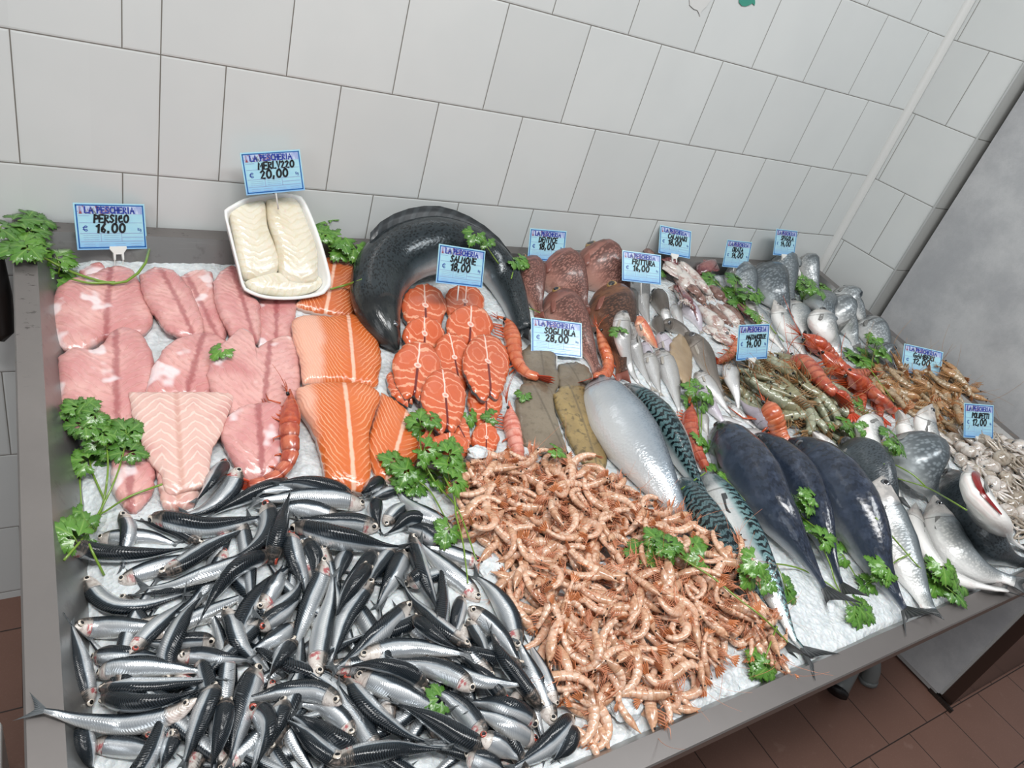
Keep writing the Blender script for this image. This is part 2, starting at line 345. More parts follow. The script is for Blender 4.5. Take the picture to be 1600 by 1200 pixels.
M_LILAC = fish_skin('lilac_skin', [(0, '8f858c'), (.3, 'b1a8b2'), (.5, 'c9c3cc'), (.75, 'dcd6da'), (1, 'e6dfe0')], (80, 22), 'b6b2bb', .15, None, .24, metal=.25, rough=.25)
M_MULL = fish_skin('mullet_skin', [(0, 'b0583f'), (.3, 'c97759'), (.5, 'd9a176'), (.75, 'e2b9a6'), (1, 'e8cfc5')], (50, 18), 'b8503c', .4, ('c77a60', 'b65240'), .24, metal=.1, rough=.3, blotch=('c24a3c', .6))

def shell_mat(name, base, dark, light, rough=.25, sss=.25, seg=.35):
    g = NG(name); u, v = g.uv(); r = g.rnd(); p = g.obj()
    n1 = g.noise(g.comb(g.mul(u, 9), g.mul(v, 3), g.mul(r, 40)), 1.0, 4); n2 = g.noise(p, 900, 2)
    c = g.mix(g.ss(.35, .65, n1), base, light); c = g.mix(g.mul(g.ss(.5, .8, g.frac(g.mul(u, 6.0))), seg), c, dark)
    c = g.mix(g.mul(g.ss(.5, .75, n2), .3), c, dark); c = g.mix(g.mul(r, .25), c, dark)
    g.bump(n2, .15, .0005); return g.fin(c, rough, spec=.6, coat=.5, sss=sss)
M_SH = shell_mat('shrimp_shell', 'd0a385', 'b27450', 'e3c8b2', seg=.35); M_SHH = shell_mat('shrimp_head_shell', 'bd8c6c', '7f5640', 'd8b090', seg=.15)
M_SHT = simple('shrimp_tail', 'bd7448', rough=.3, coat=.4); M_SHL = simple('shrimp_feelers', 'cb8664', rough=.35, coat=.3)
M_RP = shell_mat('red_prawn_shell', 'a8432c', '701f10', 'cc7354', seg=.6); M_RPH = shell_mat('red_prawn_head_shell', 'a63a20', '6f2412', 'c95c34', seg=.2)
M_RPL = simple('red_prawn_feelers', 'b54a20', rough=.3, coat=.4); M_RPT = simple('red_prawn_tail', 'b83c1c', rough=.3, coat=.4)
M_OP = shell_mat('orange_prawn_shell', 'c9633a', '9c3a1c', 'd98a62', seg=.5); M_PP = shell_mat('pink_prawn_shell', 'cf7a66', 'b04a3c', 'e0a595', seg=.5)
M_GP = shell_mat('grey_prawn_shell', '8c8f76', '5a5d47', 'a9ab93', seg=.4); M_GPH = shell_mat('grey_prawn_head_shell', '7d7a5c', '4d4a35', '9a9576', seg=.2); M_GPT = simple('grey_prawn_tail', '8a6a45', rough=.3, coat=.4)
M_BP = shell_mat('brown_prawn_shell', 'a08a6c', '6b563a', 'bda88a', seg=.4); M_BPH = shell_mat('brown_prawn_head_shell', 'a6784f', '6e4626', 'b9966b', seg=.2); M_BPL = simple('brown_prawn_feelers', 'a87a4c', rough=.35)
M_BPT = simple('brown_prawn_tail', 'a5683c', rough=.3, coat=.4)

def flesh(kind):
    g = NG(kind + '_flesh'); u, v = g.uv(); r = g.rnd(); av = g.absv(v)
    n1 = g.noise(g.comb(u, v, g.mul(r, 20)), 1.6, 4); n2 = g.noise(g.comb(g.mul(u, 3), g.mul(v, 3), g.mul(r, 9)), 3, 4)
    if kind.startswith('salmon'):
        ln = g.sin(g.add(g.mul(g.add(g.mul(u, 1.0), g.mul(g.pw(av, 1.5), 2.1)), 52), g.mul(n1, 22)))
        c = g.mix(g.mul(g.ss(.55, .98, ln), g.ss(.02, .3, av)), g.mix(n1, 'd8763c', 'c65c26') if kind == 'salmon' else g.mix(n1, 'cc6f40', 'bd5e30'), 'eaa47a')
        c = g.mix(g.mul(g.ss(.045, .015, g.absv(g.add(v, g.mul(g.sub(n2, .5), .04)))), .9), c, 'ecc0a8')
        c = g.mix(g.mul(g.ss(.42, .62, g.add(g.mul(v, -1.0), g.mul(g.sub(n1, .5), .3))), .75), c, 'e8b7a2'); ro = .22
    elif kind == 'perch':
        n3 = g.noise(g.comb(u, v, g.mul(r, 31)), .7, 4)
        ln = g.sin(g.add(g.mul(g.add(u, g.mul(av, .9)), 42), g.mul(n1, 24)))
        c = g.mix(g.ss(.35, .65, n1), 'dba9a2', 'c98a88'); c = g.mix(g.mul(g.ss(.5, .7, n3), .6), c, 'b9686a'); c = g.mix(g.mul(g.mul(g.ss(.3, .95, ln), g.ss(.3, .6, n2)), .45), c, 'ab625c'); c = g.mix(g.mul(g.ss(.7, .98, ln), .18), c, 'e8c8bd')
        c = g.mix(g.mul(g.ss(.07, .01, g.absv(g.add(v, g.mul(g.sub(n2, .5), .12)))), .7), c, '96484a')
        c = g.mix(g.mul(g.ss(.575, .615, g.noise(g.comb(u, v, g.mul(r, 77)), .9, 3)), .8), c, 'ecdfe0'); ro = .2
    elif kind == 'pale_perch':
        ln = g.sin(g.add(g.mul(g.sub(u, g.mul(g.absv(g.sub(av, .22)), 1.1)), 40), g.mul(n1, 18)))
        c = g.mix(g.ss(.4, .65, n1), 'd9b3a8', 'cf9c94'); c = g.mix(g.mul(g.ss(.6, .95, ln), .5), c, 'f0dcd0')
        c = g.mix(g.mul(g.ss(.06, .01, av), .5), c, 'bf8a78'); ro = .22
    elif kind == 'cod':
        ln = g.sin(g.add(g.mul(g.add(u, g.mul(av, .6)), 46), g.mul(n1, 22)))
        c = g.mix(g.ss(.4, .65, n1), 'ddd6c4', 'd2c6ac'); c = g.mix(g.mul(g.ss(.5, .95, ln), .4), c, 'cfc2a0')
        c = g.mix(g.mul(g.ss(.62, .75, n2), .35), c, 'd3aaa0'); ro = .2
    elif kind == 'sole':
        c = g.mix(g.ss(.35, .65, n1), '7d7261', '6a5e4e'); c = g.mix(g.mul(g.ss(.5, .75, n2), .5), c, '4e4538')
        ln = g.vor(g.comb(u, v, 0), 28); c = g.mix(g.mul(g.ss(.01, .035, g.absv(v)), 0.0), c, c) ; ro = .35
        c = g.mix(g.mul(g.ss(.03, .01, g.absv(v)), .5), c, '4a4236')
    elif kind == 'yellow_sole':
        c = g.mix(g.ss(.35, .65, n1), '9a8455', '7f6c48'); c = g.mix(g.mul(g.ss(.5, .68, n2), .7), c, '42392a'); ln = g.vor(g.comb(u, v, 0), 28); ro = .35
        c = g.mix(g.mul(g.ss(.03, .01, g.absv(v)), .5), c, '4a4236')
    elif kind == 'tan_sole':
        c = g.mix(g.ss(.35, .65, n1), 'a58f72', '937c60'); ln = g.vor(g.comb(u, v, 0), 40); ro = .35
    g.bump(g.add(g.mul(ln, .35), g.mul(n2, 1.6)), .4, .0018)
    return g.fin(c, ro, spec=.5, coat=.5, sss=0. if 'sole' in kind else .3)
FL = {k: flesh(k) for k in ('salmon', 'salmon_back', 'perch', 'pale_perch', 'cod', 'sole', 'yellow_sole', 'tan_sole')}
def steak_mat():
    g = NG('salmon_steak_flesh'); u, v = g.uv(); r = g.rnd(); n1 = g.noise(g.comb(u, v, g.mul(r, 20)), 1.2, 3)
    au = g.absv(u); d = g.sqrt(g.add(g.mul(g.sub(au, .42), g.sub(au, .42)), g.mul(g.mul(g.add(v, .25), g.add(v, .25)), .45)))
    ln = g.sin(g.add(g.mul(d, 24), g.mul(g.noise(g.comb(u, v, g.mul(r, 20)), 1.6, 4), 15))); c = g.mix(n1, 'd2683f', 'c0552f'); c = g.mix(g.mul(g.mul(g.ss(.5, .98, ln), g.ss(.1, .5, d)), .75), c, 'edb090')
    v = g.mul(v, -1)
    c = g.mix(g.mul(g.ss(.05, .01, g.absv(g.add(u, g.mul(g.sub(n1, .5), .1)))), g.ss(-.05, .1, v)), c, 'f3d3c4')
    rr = g.sqrt(g.add(g.mul(u, u), g.mul(g.add(v, .08), g.add(v, .08)))); c = g.mix(g.ss(.17, .12, rr), c, 'f0ccbd'); c = g.mix(g.ss(.09, .06, rr), c, 'd99484')
    c = g.mix(g.mul(g.ss(.07, .03, au), g.ss(-.2, -.28, v)), c, '6a1d18')
    g.bump(g.add(g.mul(ln, .4), n1), .3, .001); return g.fin(c, .2, spec=.5, coat=.6, sss=.3)
M_STEAK = steak_mat(); M_SKINEDGE = NG('steak_skin').fin('6f777a', .25, metal=.4, coat=.4); M_FAT = simple('pale_skin_edge', 'd9b9ab', rough=.3, coat=.4)
def ice_mat():
    g = NG('crushed_ice'); p = g.geo(); n1 = g.noise(p, 60, 5, .65); v1 = g.vor(p, 130)
    c = g.mix(g.ss(.3, .7, n1), 'c4cacc', 'dee2e3'); c = g.mix(g.mul(g.ss(.3, .6, v1), .2), c, 'bcc4c8')
    g.bump(g.add(g.mul(n1, 1.2), g.mul(v1, .8)), .7, .004); return g.fin(c, .25, spec=.5, coat=.25, sss=.25)
M_ICE = ice_mat()
def steel(name, c1='a2a2a1', c2='8a8a89', rough=.32, stain=.3):
    g = NG(name); p = g.geo(); n1 = g.noise(p, 7, 5, .6); n2 = g.noise(p, 60, 4); s = g.sep(p)
    br = g.noise(g.comb(g.mul(s[0], 12), g.mul(s[1], 400), g.mul(s[2], 60)), 1, 2)
    c = g.mix(n1, c1, c2); c = g.mix(g.mul(g.ss(.55, .75, n2), stain), c, '5c5856'); c = g.mix(g.mul(g.ss(.6, .8, br), .25), c, 'b5b5b4')
    g.bump(g.add(n2, g.mul(br, .3)), .12, .001); return g.fin(c, g.add(rough, g.mul(n1, .12)), metal=.85)
M_STEEL = steel('stainless_steel'); M_STEELD = steel('dark_steel', '55504c', '463f3b', .3)
def wet_rim():
    g = NG('wet_steel'); p = g.geo(); s = g.sep(p); n1 = g.noise(p, 7, 5, .6)
    st = g.noise(g.comb(g.mul(s[0], 45), g.mul(s[1], 120), 0), 1, 4, .7); c = g.mix(n1, '827d7a', '706c6a')
    wet = g.mul(g.ss(-.55, -.15, s[1]), g.ss(.1, -.1, s[0])); k = g.mul(g.ss(.60, .66, st), wet); c = g.mix(g.mul(k, .75), c, '3c3634')
    g.bump(g.add(g.mul(k, 1.), n1), .25, .001); return g.fin(c, g.add(.30, g.mul(n1, .12)), metal=.6)
M_RIM = wet_rim()
T = .2; TH = .2029; ZC = 1.037
def tile_mat(name, axis):
    g = NG(name); p = g.geo(); s = g.sep(p); z = g.div(g.sub(s[2], ZC - 20 * TH), TH); row = g.floor(z); fz = g.frac(z)
    odd = g.mod(row, 2.0)       # rows above line C+1 have joints at half steps
    if axis == 0:
        x = g.div(g.add(s[0], 20 * T), T); xs = g.add(x, g.mul(odd, .5)); fx = g.frac(xs); right = g.gt(s[0], -.1)
        dR = g.mul(g.mn(fx, g.sub(1, fx)), T)
        jl = g.add(g.mul(odd, -.155), g.mul(g.sub(1, odd), -.30)); dL = g.absv(g.sub(s[0], jl)); dL = g.mn(dL, g.absv(g.sub(s[0], g.sub(jl, .2))))
        dx = g.add(g.mul(right, dR), g.mul(g.sub(1, right), dL)); dx = g.mn(dx, g.absv(g.add(s[0], .1))); idx = g.add(g.floor(xs), g.mul(row, 7.3))
    else:
        y = g.mul(s[1], -1); jl = g.add(g.mul(odd, .0294), g.mul(g.sub(1, odd), .1294)); dx = g.absv(g.sub(y, jl)); idx = g.add(g.gt(y, jl), g.mul(row, 3.1))
    dz = g.mul(g.mn(fz, g.sub(1, fz)), TH); d = g.mn(dx, dz); gr = g.ss(.0013, .0006, d)
    rv = g.frac(g.mul(g.sin(g.mul(idx, 12.9898)), 437.58)); n1 = g.noise(p, 5, 3)
    c = g.mix(rv, 'c6c9c8', 'cccfce'); c = g.mix(g.mul(g.ss(.3, .7, n1), .35), c, 'c0c4c4'); c = g.mix(gr, c, '6b6862')
    sp_ = g.noise(p, 90, 3); c = g.mix(g.mul(g.ss(.76, .8, sp_), .4), c, '8d8a82')
    g.bump(g.add(g.mul(g.ss(.0, .004, d), 1.0), g.mul(n1, .4)), .5, .0012)
    return g.fin(c, g.add(.16, g.mul(gr, .5)), spec=.5)
M_TILE = tile_mat('white_wall_tiles', 0); M_TILER = tile_mat('white_side_wall_tiles', 1)
def floor_mat():
    g = NG('brown_floor_tiles'); p = g.geo(); s = g.sep(p); n1 = g.noise(p, 4, 4); n2 = g.noise(p, 220, 2); n3 = g.noise(p, 15, 4)
    yy = g.div(g.add(s[1], 1.09 + 2.0), .2); row = g.floor(yy); fy = g.frac(yy); off = g.mul(g.mod(row, 2.0), .5)
    xx = g.add(g.div(g.add(s[0], 2.0 - 1.4355 + .4), .2), off); fx = g.frac(xx)
    d = g.mul(g.mn(g.mn(fx, g.sub(1, fx)), g.mn(fy, g.sub(1, fy))), .2); gr = g.ss(.0022, .001, d)
    c = g.mix(n1, '7d5d51', '6a4e43'); c = g.mix(g.mul(g.ss(.55, .7, n2), .25), c, '8a6e62'); c = g.mix(g.mul(g.ss(.62, .75, n3), .3), c, '9b8176'); c = g.mix(gr, c, '2c211d')
    g.bump(g.add(g.mul(g.ss(0, .003, d), 1), g.mul(n2, .3)), .4, .001); return g.fin(c, .42, spec=.4)
M_FLOOR = floor_mat()
def panel_mat():
    g = NG('mottled_grey_panel'); p = g.geo(); n1 = g.noise(p, 5, 6, .7); n2 = g.noise(p, 300, 2)
    c = g.mix(g.ss(.3, .7, n1), 'a0a2a5', 'bcbebf'); c = g.mix(g.mul(g.ss(.5, .8, n2), .15), c, '77797b'); return g.fin(c, .5, spec=.3)
M_PANEL = panel_mat(); M_WHITE = simple('white_trim', 'c9cac8', rough=.3); M_GREYTRIM = simple('grey_trim', 'adafae', rough=.35, metal=.2)
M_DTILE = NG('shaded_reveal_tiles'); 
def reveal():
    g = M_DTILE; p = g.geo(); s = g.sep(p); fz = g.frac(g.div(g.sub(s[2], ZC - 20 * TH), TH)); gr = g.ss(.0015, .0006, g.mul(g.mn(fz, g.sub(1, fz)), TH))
    return g.fin(g.mix(gr, 'a5a6a3', '5c5a55'), .25)  # darker tile grey carries the shade on the reveal face
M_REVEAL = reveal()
M_PLW = simple('white_plastic', 'dcdcd8', rough=.35, sss=.1); M_FOAM = simple('white_foam', 'e2e2df', rough=.45, sss=.2); M_BLK = simple('black_plastic', '141212', rough=.4)
M_PIPE = simple('grey_pipe', '6a6d6c', rough=.35); M_PIPED = simple('black_rubber', '0c0b0b', rough=.5); M_INK = simple('black_marker_ink', '0a0d12', rough=.5)
M_BLUE = simple('blue_print', '1d5a9c', rough=.35); M_NAVY = simple('navy_print', '2c3f94', rough=.35); M_LINE = simple('pale_blue_rule', '8fa3c4', rough=.4); M_GREENST = simple('green_sticker', '3c8c7a', rough=.35)
def card_mat():
    g = NG('price_card_print'); u, v = g.uv()
    c = g.mix(g.noise(g.comb(u, v, 0), 6, 2), 'a9d3da', '93c3d9'); c = g.mix(g.ss(.35, .0, v), c, '86b6de'); return g.fin(c, .22, spec=.5, coat=.4)
M_CARD = card_mat()
def header_mat():
    g = NG('header_strip_print'); u, v = g.uv(); n = g.noise(g.comb(g.mul(u, 5), v, 0), 3, 3); k = g.ss(.9, .1, u)
    c = g.mix(g.ss(.4, .6, n), 'b9c7dd', '8f9ec9'); c = g.mix(g.mul(g.ss(.5, .62, n), k), c, '8a3b34'); c = g.mix(g.mul(g.ss(.45, .35, n), k), c, '2f3a33'); return g.fin(c, .3)
M_HEAD = header_mat()
def leaf_mat():
    g = NG('parsley_leaf'); u, v = g.uv(); r = g.rnd(); n = g.noise(g.comb(g.mul(u, 3), g.mul(v, 3), g.mul(r, 20)), 1, 3)
    c = g.mix(n, '41702a', '669634'); c = g.mix(g.mul(r, .5), c, '2f5a26'); c = g.mix(g.mul(g.ss(.05, .01, g.absv(v)), .4), c, '8fae5a')
    g.bump(n, .4, .002); return g.fin(c, .28, spec=.5, coat=.25, sss=.05)
M_LEAF = leaf_mat(); M_STEM = simple('parsley_stem', '6f8f2f', rough=.3, coat=.3, sss=.1)
def squid_mat(name, a, b, c3):
    g = NG(name); u, v = g.uv(); r = g.rnd(); n = g.noise(g.comb(g.mul(u, 4), g.mul(v, 2), g.mul(r, 33)), 1.2, 4); sp2 = g.vor(g.comb(g.mul(u, 40), g.mul(v, 14), 0), 1.0)
    c = g.mix(g.ss(.45, .62, n), a, b); c = g.mix(g.mul(g.ss(.32, .18, sp2), g.ss(.4, .6, n)), c, c3)
    return g.fin(c, .18, spec=.5, coat=.6, sss=.25)
M_SQ = squid_mat('squid_skin', 'cfc8c1', 'a68880', '6e3a3a'); M_SQP = squid_mat('purple_squid_skin', '8a5a58', '6a3c40', '452428'); M_SQB = squid_mat('brown_squid_skin', '87695e', '6b4d45', '4a2f2c')
M_OCT = squid_mat('octopus_skin', 'ada294', '857868', '5c4f42'); M_OCTP = squid_mat('pale_octopus_skin', 'ccc5be', 'a89c90', '80695e')

# ------------------------------------------------------------------ the room
def struct(name, mb, m, **k):
    o = mb.build(name, m, None, local=False, **k); o['kind'] = 'structure'; return o
mb = MB(); mb.box((-2.6, 0, 0), (1.90, .12, 2.9)); struct('wall_back', mb, M_TILE, smooth=False)
mb = MB(); mb.box((1.899, -.2295, 0), (2.05, .0, 2.9)); o = struct('wall_right', mb, [M_TILER], smooth=False)
mb = MB(); mb.box((1.9, -.2297, 0), (2.9, -.2290, 2.9)); mb.box((1.93, -.229, 0), (2.9, .12, 2.9)); struct('wall_right_reveal', mb, M_REVEAL, smooth=False)
mb = MB(); mb.box((-2.6, -3.2, -.06), (3.4, .12, 0)); struct('floor', mb, M_FLOOR, smooth=False)
mb = MB(); th = np.linspace(0, math.pi / 2, 7); r_ = .019
prof = [(1.8995, .0005)] + [(1.8995 - r_ * math.sin(a) , -r_ * math.cos(a)) for a in th]
V = [(x, y, z) for z in (.0, 2.9) for x, y in prof]; n_ = len(prof)
mb.add(V, [(i, i + 1, n_ + i + 1, n_ + i) for i in range(n_ - 1)]); struct('trim_corner', mb, M_WHITE)
mb = MB(); mb.box((1.894, -.2345, 0), (1.900, -.2285, 2.9)); struct('trim_edge', mb, M_GREYTRIM, bevel=.002)
# the tall grey cabinet standing right of the counter
t = empty('grey_cabinet', (2.2, -.65, 0), 'tall mottled grey cabinet standing right of the fish counter by the tiled wall', 'cabinet')
mb = MB(); mb.box((1.95, -1.045, .022), (1.958, -.245, 2.4)); mb.build('side_panel', M_PANEL, t, smooth=False, local=False)
mb = MB(); mb.box((1.966, -1.085, .012), (2.7, -.26, 2.38)); mb.build('carcass', NG('steel_painted_brown_reflection').fin('4a3a34', .25, metal=.5), t, smooth=False, local=False)  # brown reflection of the floor is put into the steel's base colour
mb = MB(); mb.box((1.957, -1.052, .022), (1.968, -1.042, 2.4)); mb.box((1.952, -1.04, .008), (1.97, -.25, .024)); mb.build('edge_strip', M_GREYTRIM, t, smooth=False, local=False)
mb = MB(); mb.box((1.95, -1.10, .0), (1.957, -1.02, .014)); mb.box((1.97, -1.05, 0), (2.66, -.3, .013)); mb.build('foot_rail', M_STEELD, t, smooth=False, local=False)
# wall stickers
def sticker(name, pts, m, label):
    P = [on_plane(p, (0, 1, 0), (0, -.002, 0)) for p in pts]; mb = MB(); n = len(P)
    P2 = [(p[0], -.0002, p[2]) for p in P]; mb.add(list(P) + P2, [tuple(range(n))[::-1], tuple(range(n, 2 * n))] + [(i, (i + 1) % n, n + (i + 1) % n, n + i) for i in range(n)])
    tag(mb.build(name, m, None, local=False, smooth=False), label, 'sticker')
sticker('wall_sticker', [(1155, -14), (1155, 4), (1159, 9), (1165, 10), (1171, 8), (1176, 5), (1179, 9), (1180, 5), (1179, -14)], M_GREENST, 'green sticker stuck on the white tiles near the top')
sticker('wall_sticker', [(1077, -12), (1078, 8), (1084, 14), (1090, 16), (1093, 22), (1094, 26), (1095, 19), (1099, 15), (1104, 10), (1112, -2), (1118, -14)], M_WHITE, 'white sticker stuck on the white tiles, left of the green one')
# pipes on the floor under the counter
def drain(pts, r, label, rubber):
    P = np.array(pts, float); t = empty('drain_pipe', P[0], label, 'pipe'); mb = MB(); tube(mb, spline(P, 14), r, 14); mb.build('pipe', M_PIPE, t, local=False)
    mb = MB(); d = nrm(P[1] - P[0]); tube(mb, [P[0] - d * .001, P[0] + d * .012], r * 1.12, 16); tube(mb, [P[0] - d * .0015, P[0] + d * .002], r * .9, 16, 1)
    mb.build('end_ring', [M_PIPED if rubber else M_PIPE, M_PIPED], t, local=False)
drain([(1.575, -.925, .03), (1.70, -.86, .11), (1.82, -.74, .17), (1.80, -.5, .22)], .026, 'grey drain pipe with a black end slanting under the counter', True)
drain([(1.755, -.925, .002), (1.755, -.91, .05), (1.755, -.86, .10), (1.80, -.72, .16)], .025, 'short grey pipe stub standing on the brown floor', False)
P0 = on_plane((-12, 500), (0, 1, 0), (0, -.04, 0))
mb = MB(); tube(mb, [P0 + (.012, 0, .12), P0 + (.016, 0, .05), P0 + (.016, 0, -.02), P0 + (.006, 0, -.035)], [.014, .016, .016, .012], 10)
tag(mb.build('tool_handle', M_BLK, None, local=False), 'black handle hanging on the tiles left of the counter', 'handle')
P0 = on_plane((3, 1150), (0, 0, 1), (0, 0, .25)); mb = MB(); mb.box((P0[0] - .25, P0[1] - .25, 0), (P0[0] - .0, P0[1] + .03, .25)); mb.box((P0[0] - .24, P0[1] - .24, .25), (P0[0] - .01, P0[1] + .02, .262))
tag(mb.build('floor_crate', M_PLW, None, local=False, smooth=False, bevel=.006), 'pale plastic crate on the floor at the left end of the counter', 'crate')

# ------------------------------------------------------------------ the steel counter
ctr = empty('fish_counter', ((U0 + U1) / 2, -.56, 0), 'stainless steel fish display counter filled with crushed ice against the tiled wall', 'counter')
def ringstrip(mb, A, B_, mi=0):
    n = len(A); mb.add(list(A) + list(B_), [(i, (i + 1) % n, n + (i + 1) % n, n + i) for i in range(n)], None, mi)
def rect(i, h, j=None):
    j = i; return [(U0 + i, V0 + j, h), (U1 - i, V0 + j, h), (U1 - i, V1 - j, h), (U0 + i, V1 - j, h)]
mb = MB(); ringstrip(mb, rect(.002, 0), rect(RIM, 0)); ringstrip(mb, rect(0, -.002), rect(.002, 0)); ringstrip(mb, rect(0, -.028), rect(0, -.002)); ringstrip(mb, rect(.004, -.028), rect(0, -.028)); ringstrip(mb, rect(.006, -.004), rect(.004, -.028))
mb.build('rim', M_RIM, ctr, smooth=False)
mb = MB(); ringstrip(mb, rect(RIM, 0), rect(RIM + .045, -.085)); q = rect(RIM + .045, -.085); mb.add(q, [(0, 1, 2, 3)])
ringstrip(mb, rect(RIM + .040, -.090), rect(RIM - .002, -.003)); q = rect(RIM + .04, -.09); mb.add(q, [(3, 2, 1, 0)]); mb.build('basin', M_STEEL, ctr, smooth=False)
for x in (U0 + .12, U1 - .12):
    for y in (-.72, -.10):
        z1 = ZB + y * math.tan(TA) - .08; mb = MB(); tube(mb, [(x, y, .0), (x, y, z1)], .018, 12); mb.build('leg', M_STEEL, ctr, local=False)
mb = MB()
for y in (-.72, -.10): tube(mb, [(U0 + .12, y, .25), (U1 - .12, y, .25)], .012, 8)
mb.build('stretcher', M_STEEL, ctr, local=False)
# crushed ice
NU, NV = 360, 190; us = np.linspace(U0 + .028, U1 - .028, NU); vs = np.linspace(V0 + .028, V1 - .028, NV)
a, b = np.meshgrid(us, vs, indexing='ij'); h = ice_h(a, b)
nz = np.array([[noise.noise((x * 22, y * 22, 0)) * .5 + noise.noise((x * 70, y * 70, 5)) * .35 + abs(noise.noise((x * 140, y * 140, 9))) * .3 for y in vs] for x in us])
ed = np.minimum(np.minimum(a - us[0], us[-1] - a), np.minimum(b - vs[0], vs[-1] - b)); h = h + nz * .007; 
big = np.array([[noise.noise((x * 9, y * 9, 3)) for y in vs] for x in us]); h = h + np.minimum(0, (ed - .012 - .012 * big)) * 1.9 * sstep(.05, .0, ed); h = np.maximum(h, -.12)
V = np.stack([a, b, h], 2).reshape(-1, 3); F = [(i * NV + j, (i + 1) * NV + j, (i + 1) * NV + j + 1, i * NV + j + 1) for i in range(NU - 1) for j in range(NV - 1)]
mb = MB(); mb.add(V, F); tag(mb.build('crushed_ice', M_ICE, None), 'white crushed ice filling the steel tray under the fish', 'ice', kind='stuff')

# ------------------------------------------------------------------ fish
PROF = dict(
 anchovy=([0, .015, .05, .12, .2, .35, .55, .75, .9, 1], [.03, .26, .5, .76, .9, 1, .93, .64, .36, .22]),
 bass=([0, .03, .08, .17, .3, .5, .7, .85, .93, 1], [.05, .2, .43, .74, .98, .98, .7, .38, .28, .3]),
 bream=([0, .03, .08, .18, .32, .5, .7, .85, .93, 1], [.12, .38, .66, .92, 1, .88, .52, .26, .2, .24]),
 mackerel=([0, .03, .08, .18, .35, .5, .7, .85, .95, 1], [.05, .3, .55, .82, 1, .96, .62, .3, .12, .1]),
 hake=([0, .03, .08, .16, .28, .45, .7, .88, 1], [.15, .42, .68, .92, 1, .9, .52, .24, .12]),
 salmon=([0, .03, .08, .16, .3, .5, .75, .9, 1], [.1, .4, .65, .85, 1, 1, .7, .45, .35]),
)
def fish(name, label, cat, grp, pts, W, prof, mat, roll, ratio=.62, eye=(EYE_S, .045, .36), tail=(.12, 1.3, M_FIN_D), n=18, ns=12, fins=(), lift=.75, smooth=4, finm=None, hmin=None, gap=None, stampk=.8, raised=0.):
    """pts: photo points from snout to tail tip; W: full visible depth in photo pixels; roll 0 = back up, +1 = back to the left of the path"""
    rl = roll * math.pi / 2; px = spline(pts, 40); n2 = n
    mid = drop([px[16]])[0]; dep = depthL(mid); half = W / 2 * dep / FPX
    hh0 = half / math.sqrt(math.sin(rl) ** 2 + (ratio * math.cos(rl)) ** 2); hw0 = hh0 * ratio
    vert = math.sqrt((hh0 * math.cos(rl)) ** 2 + (hw0 * math.sin(rl)) ** 2)
    pb = spline(pts, n2); t = np.linspace(0, 1, n2); pr = np.interp(t * 1.0, *PROF[prof])
    S0 = drop(pb); h = S0[:, 2] + vert * lift * np.maximum(pr, .25)
    hs = h.copy()
    for _ in range(smooth):
        hs[1:-1] = (hs[:-2] + 2 * hs[1:-1] + hs[2:]) / 4; hs = np.maximum(hs, h - vert * 1.1)
    for _ in range(2): hs[1:-1] = (hs[:-2] + 2 * hs[1:-1] + hs[2:]) / 4
    hs = hs + raised * np.linspace(1, 0, n2) ** 2.2
    fl = np.where((S0[:, 2] > -.0005) & (S0[:, 2] < .004) & (np.minimum(np.minimum(S0[:, 0] - U0, U1 - S0[:, 0]), S0[:, 1] - V0) < RIM), .004 + vert * np.maximum(pr, .3), -9)   # bodies lying over the rim
    fl = np.array([(fl - .007 * np.abs(np.arange(n2) - i)).max() for i in range(n2)]); hs = np.maximum(hs, fl)
    P = at_h(pb, hs)
    # resample evenly in space, tail fin takes the last part
    L = np.concatenate([[0], np.cumsum(np.linalg.norm(np.diff(P, axis=0), axis=1))]); tot = L[-1]
    tf = tail[0] if tail else 0.; nb = n
    q = np.linspace(0, tot * (1 - tf), nb); P = np.stack([np.interp(q, L, P[:, k]) for k in range(3)], 1)
    t = np.linspace(0, 1, nb); tt = t ** 1.25 if nb > 12 else t
    P = np.stack([np.interp(tt, t, P[:, k]) for k in range(3)], 1)
    pr = np.interp(tt, *PROF[prof]); T_, D, S = frames(P, rl)
    hh = hh0 * pr; hw = hw0 * pr * np.interp(tt, [0, .1, .7, 1], [1.0, 1.08, .95, .55]); hh = np.maximum(hh, hh0 * .03); hw = np.maximum(hw, hw0 * .04)
    stamp(P, np.maximum(vert * 1.0, np.sqrt((hh * np.sin(rl)) ** 2 + (hw * np.cos(rl)) ** 2)) * .95 if False else np.maximum(np.sqrt((hh * math.sin(rl)) ** 2 + (hw * math.cos(rl)) ** 2), .003), np.sqrt((hh * math.cos(rl)) ** 2 + (hw * math.sin(rl)) ** 2) * stampk)
    org = L2W(P[nb // 2] - np.array([0, 0, vert]))
    t_ = empty(name, org, label, cat, grp)
    mb = MB(); V, F, UV = sweep(P, D, S, hh, hw, ns, pw=.9); UV[:, 0] = np.repeat(tt, ns); mb.add(V, F, UV); body = mb.build('body', mat, t_)
    if tail and tail[1]:
        e = P[-1]; Td, Dd, Sd = T_[-1], D[-1], S[-1]; s = np.linspace(-1, 1, 11); ln = tot * tf; hb = hh[-1]
        A = [e - Td * hb * .5 + Dd * hb * x * .9 for x in s]
        B_ = [e + Td * ln * (.42 + .58 * abs(x) ** 1.3) + Dd * x * ln * tail[1] * .5 - np.array([0, 0, 1]) * ln * .08 for x in s]
        if hmin is None:
            B_ = [np.array([q_[0], q_[1], max(q_[2], float(hq(q_[0], q_[1])) + .0012)]) for q_ in B_]
        mb = MB(); finmesh(mb, A, B_, Sd, .0006 if tot < .25 else .001); mb.build('tail_fin', tail[2], t_)
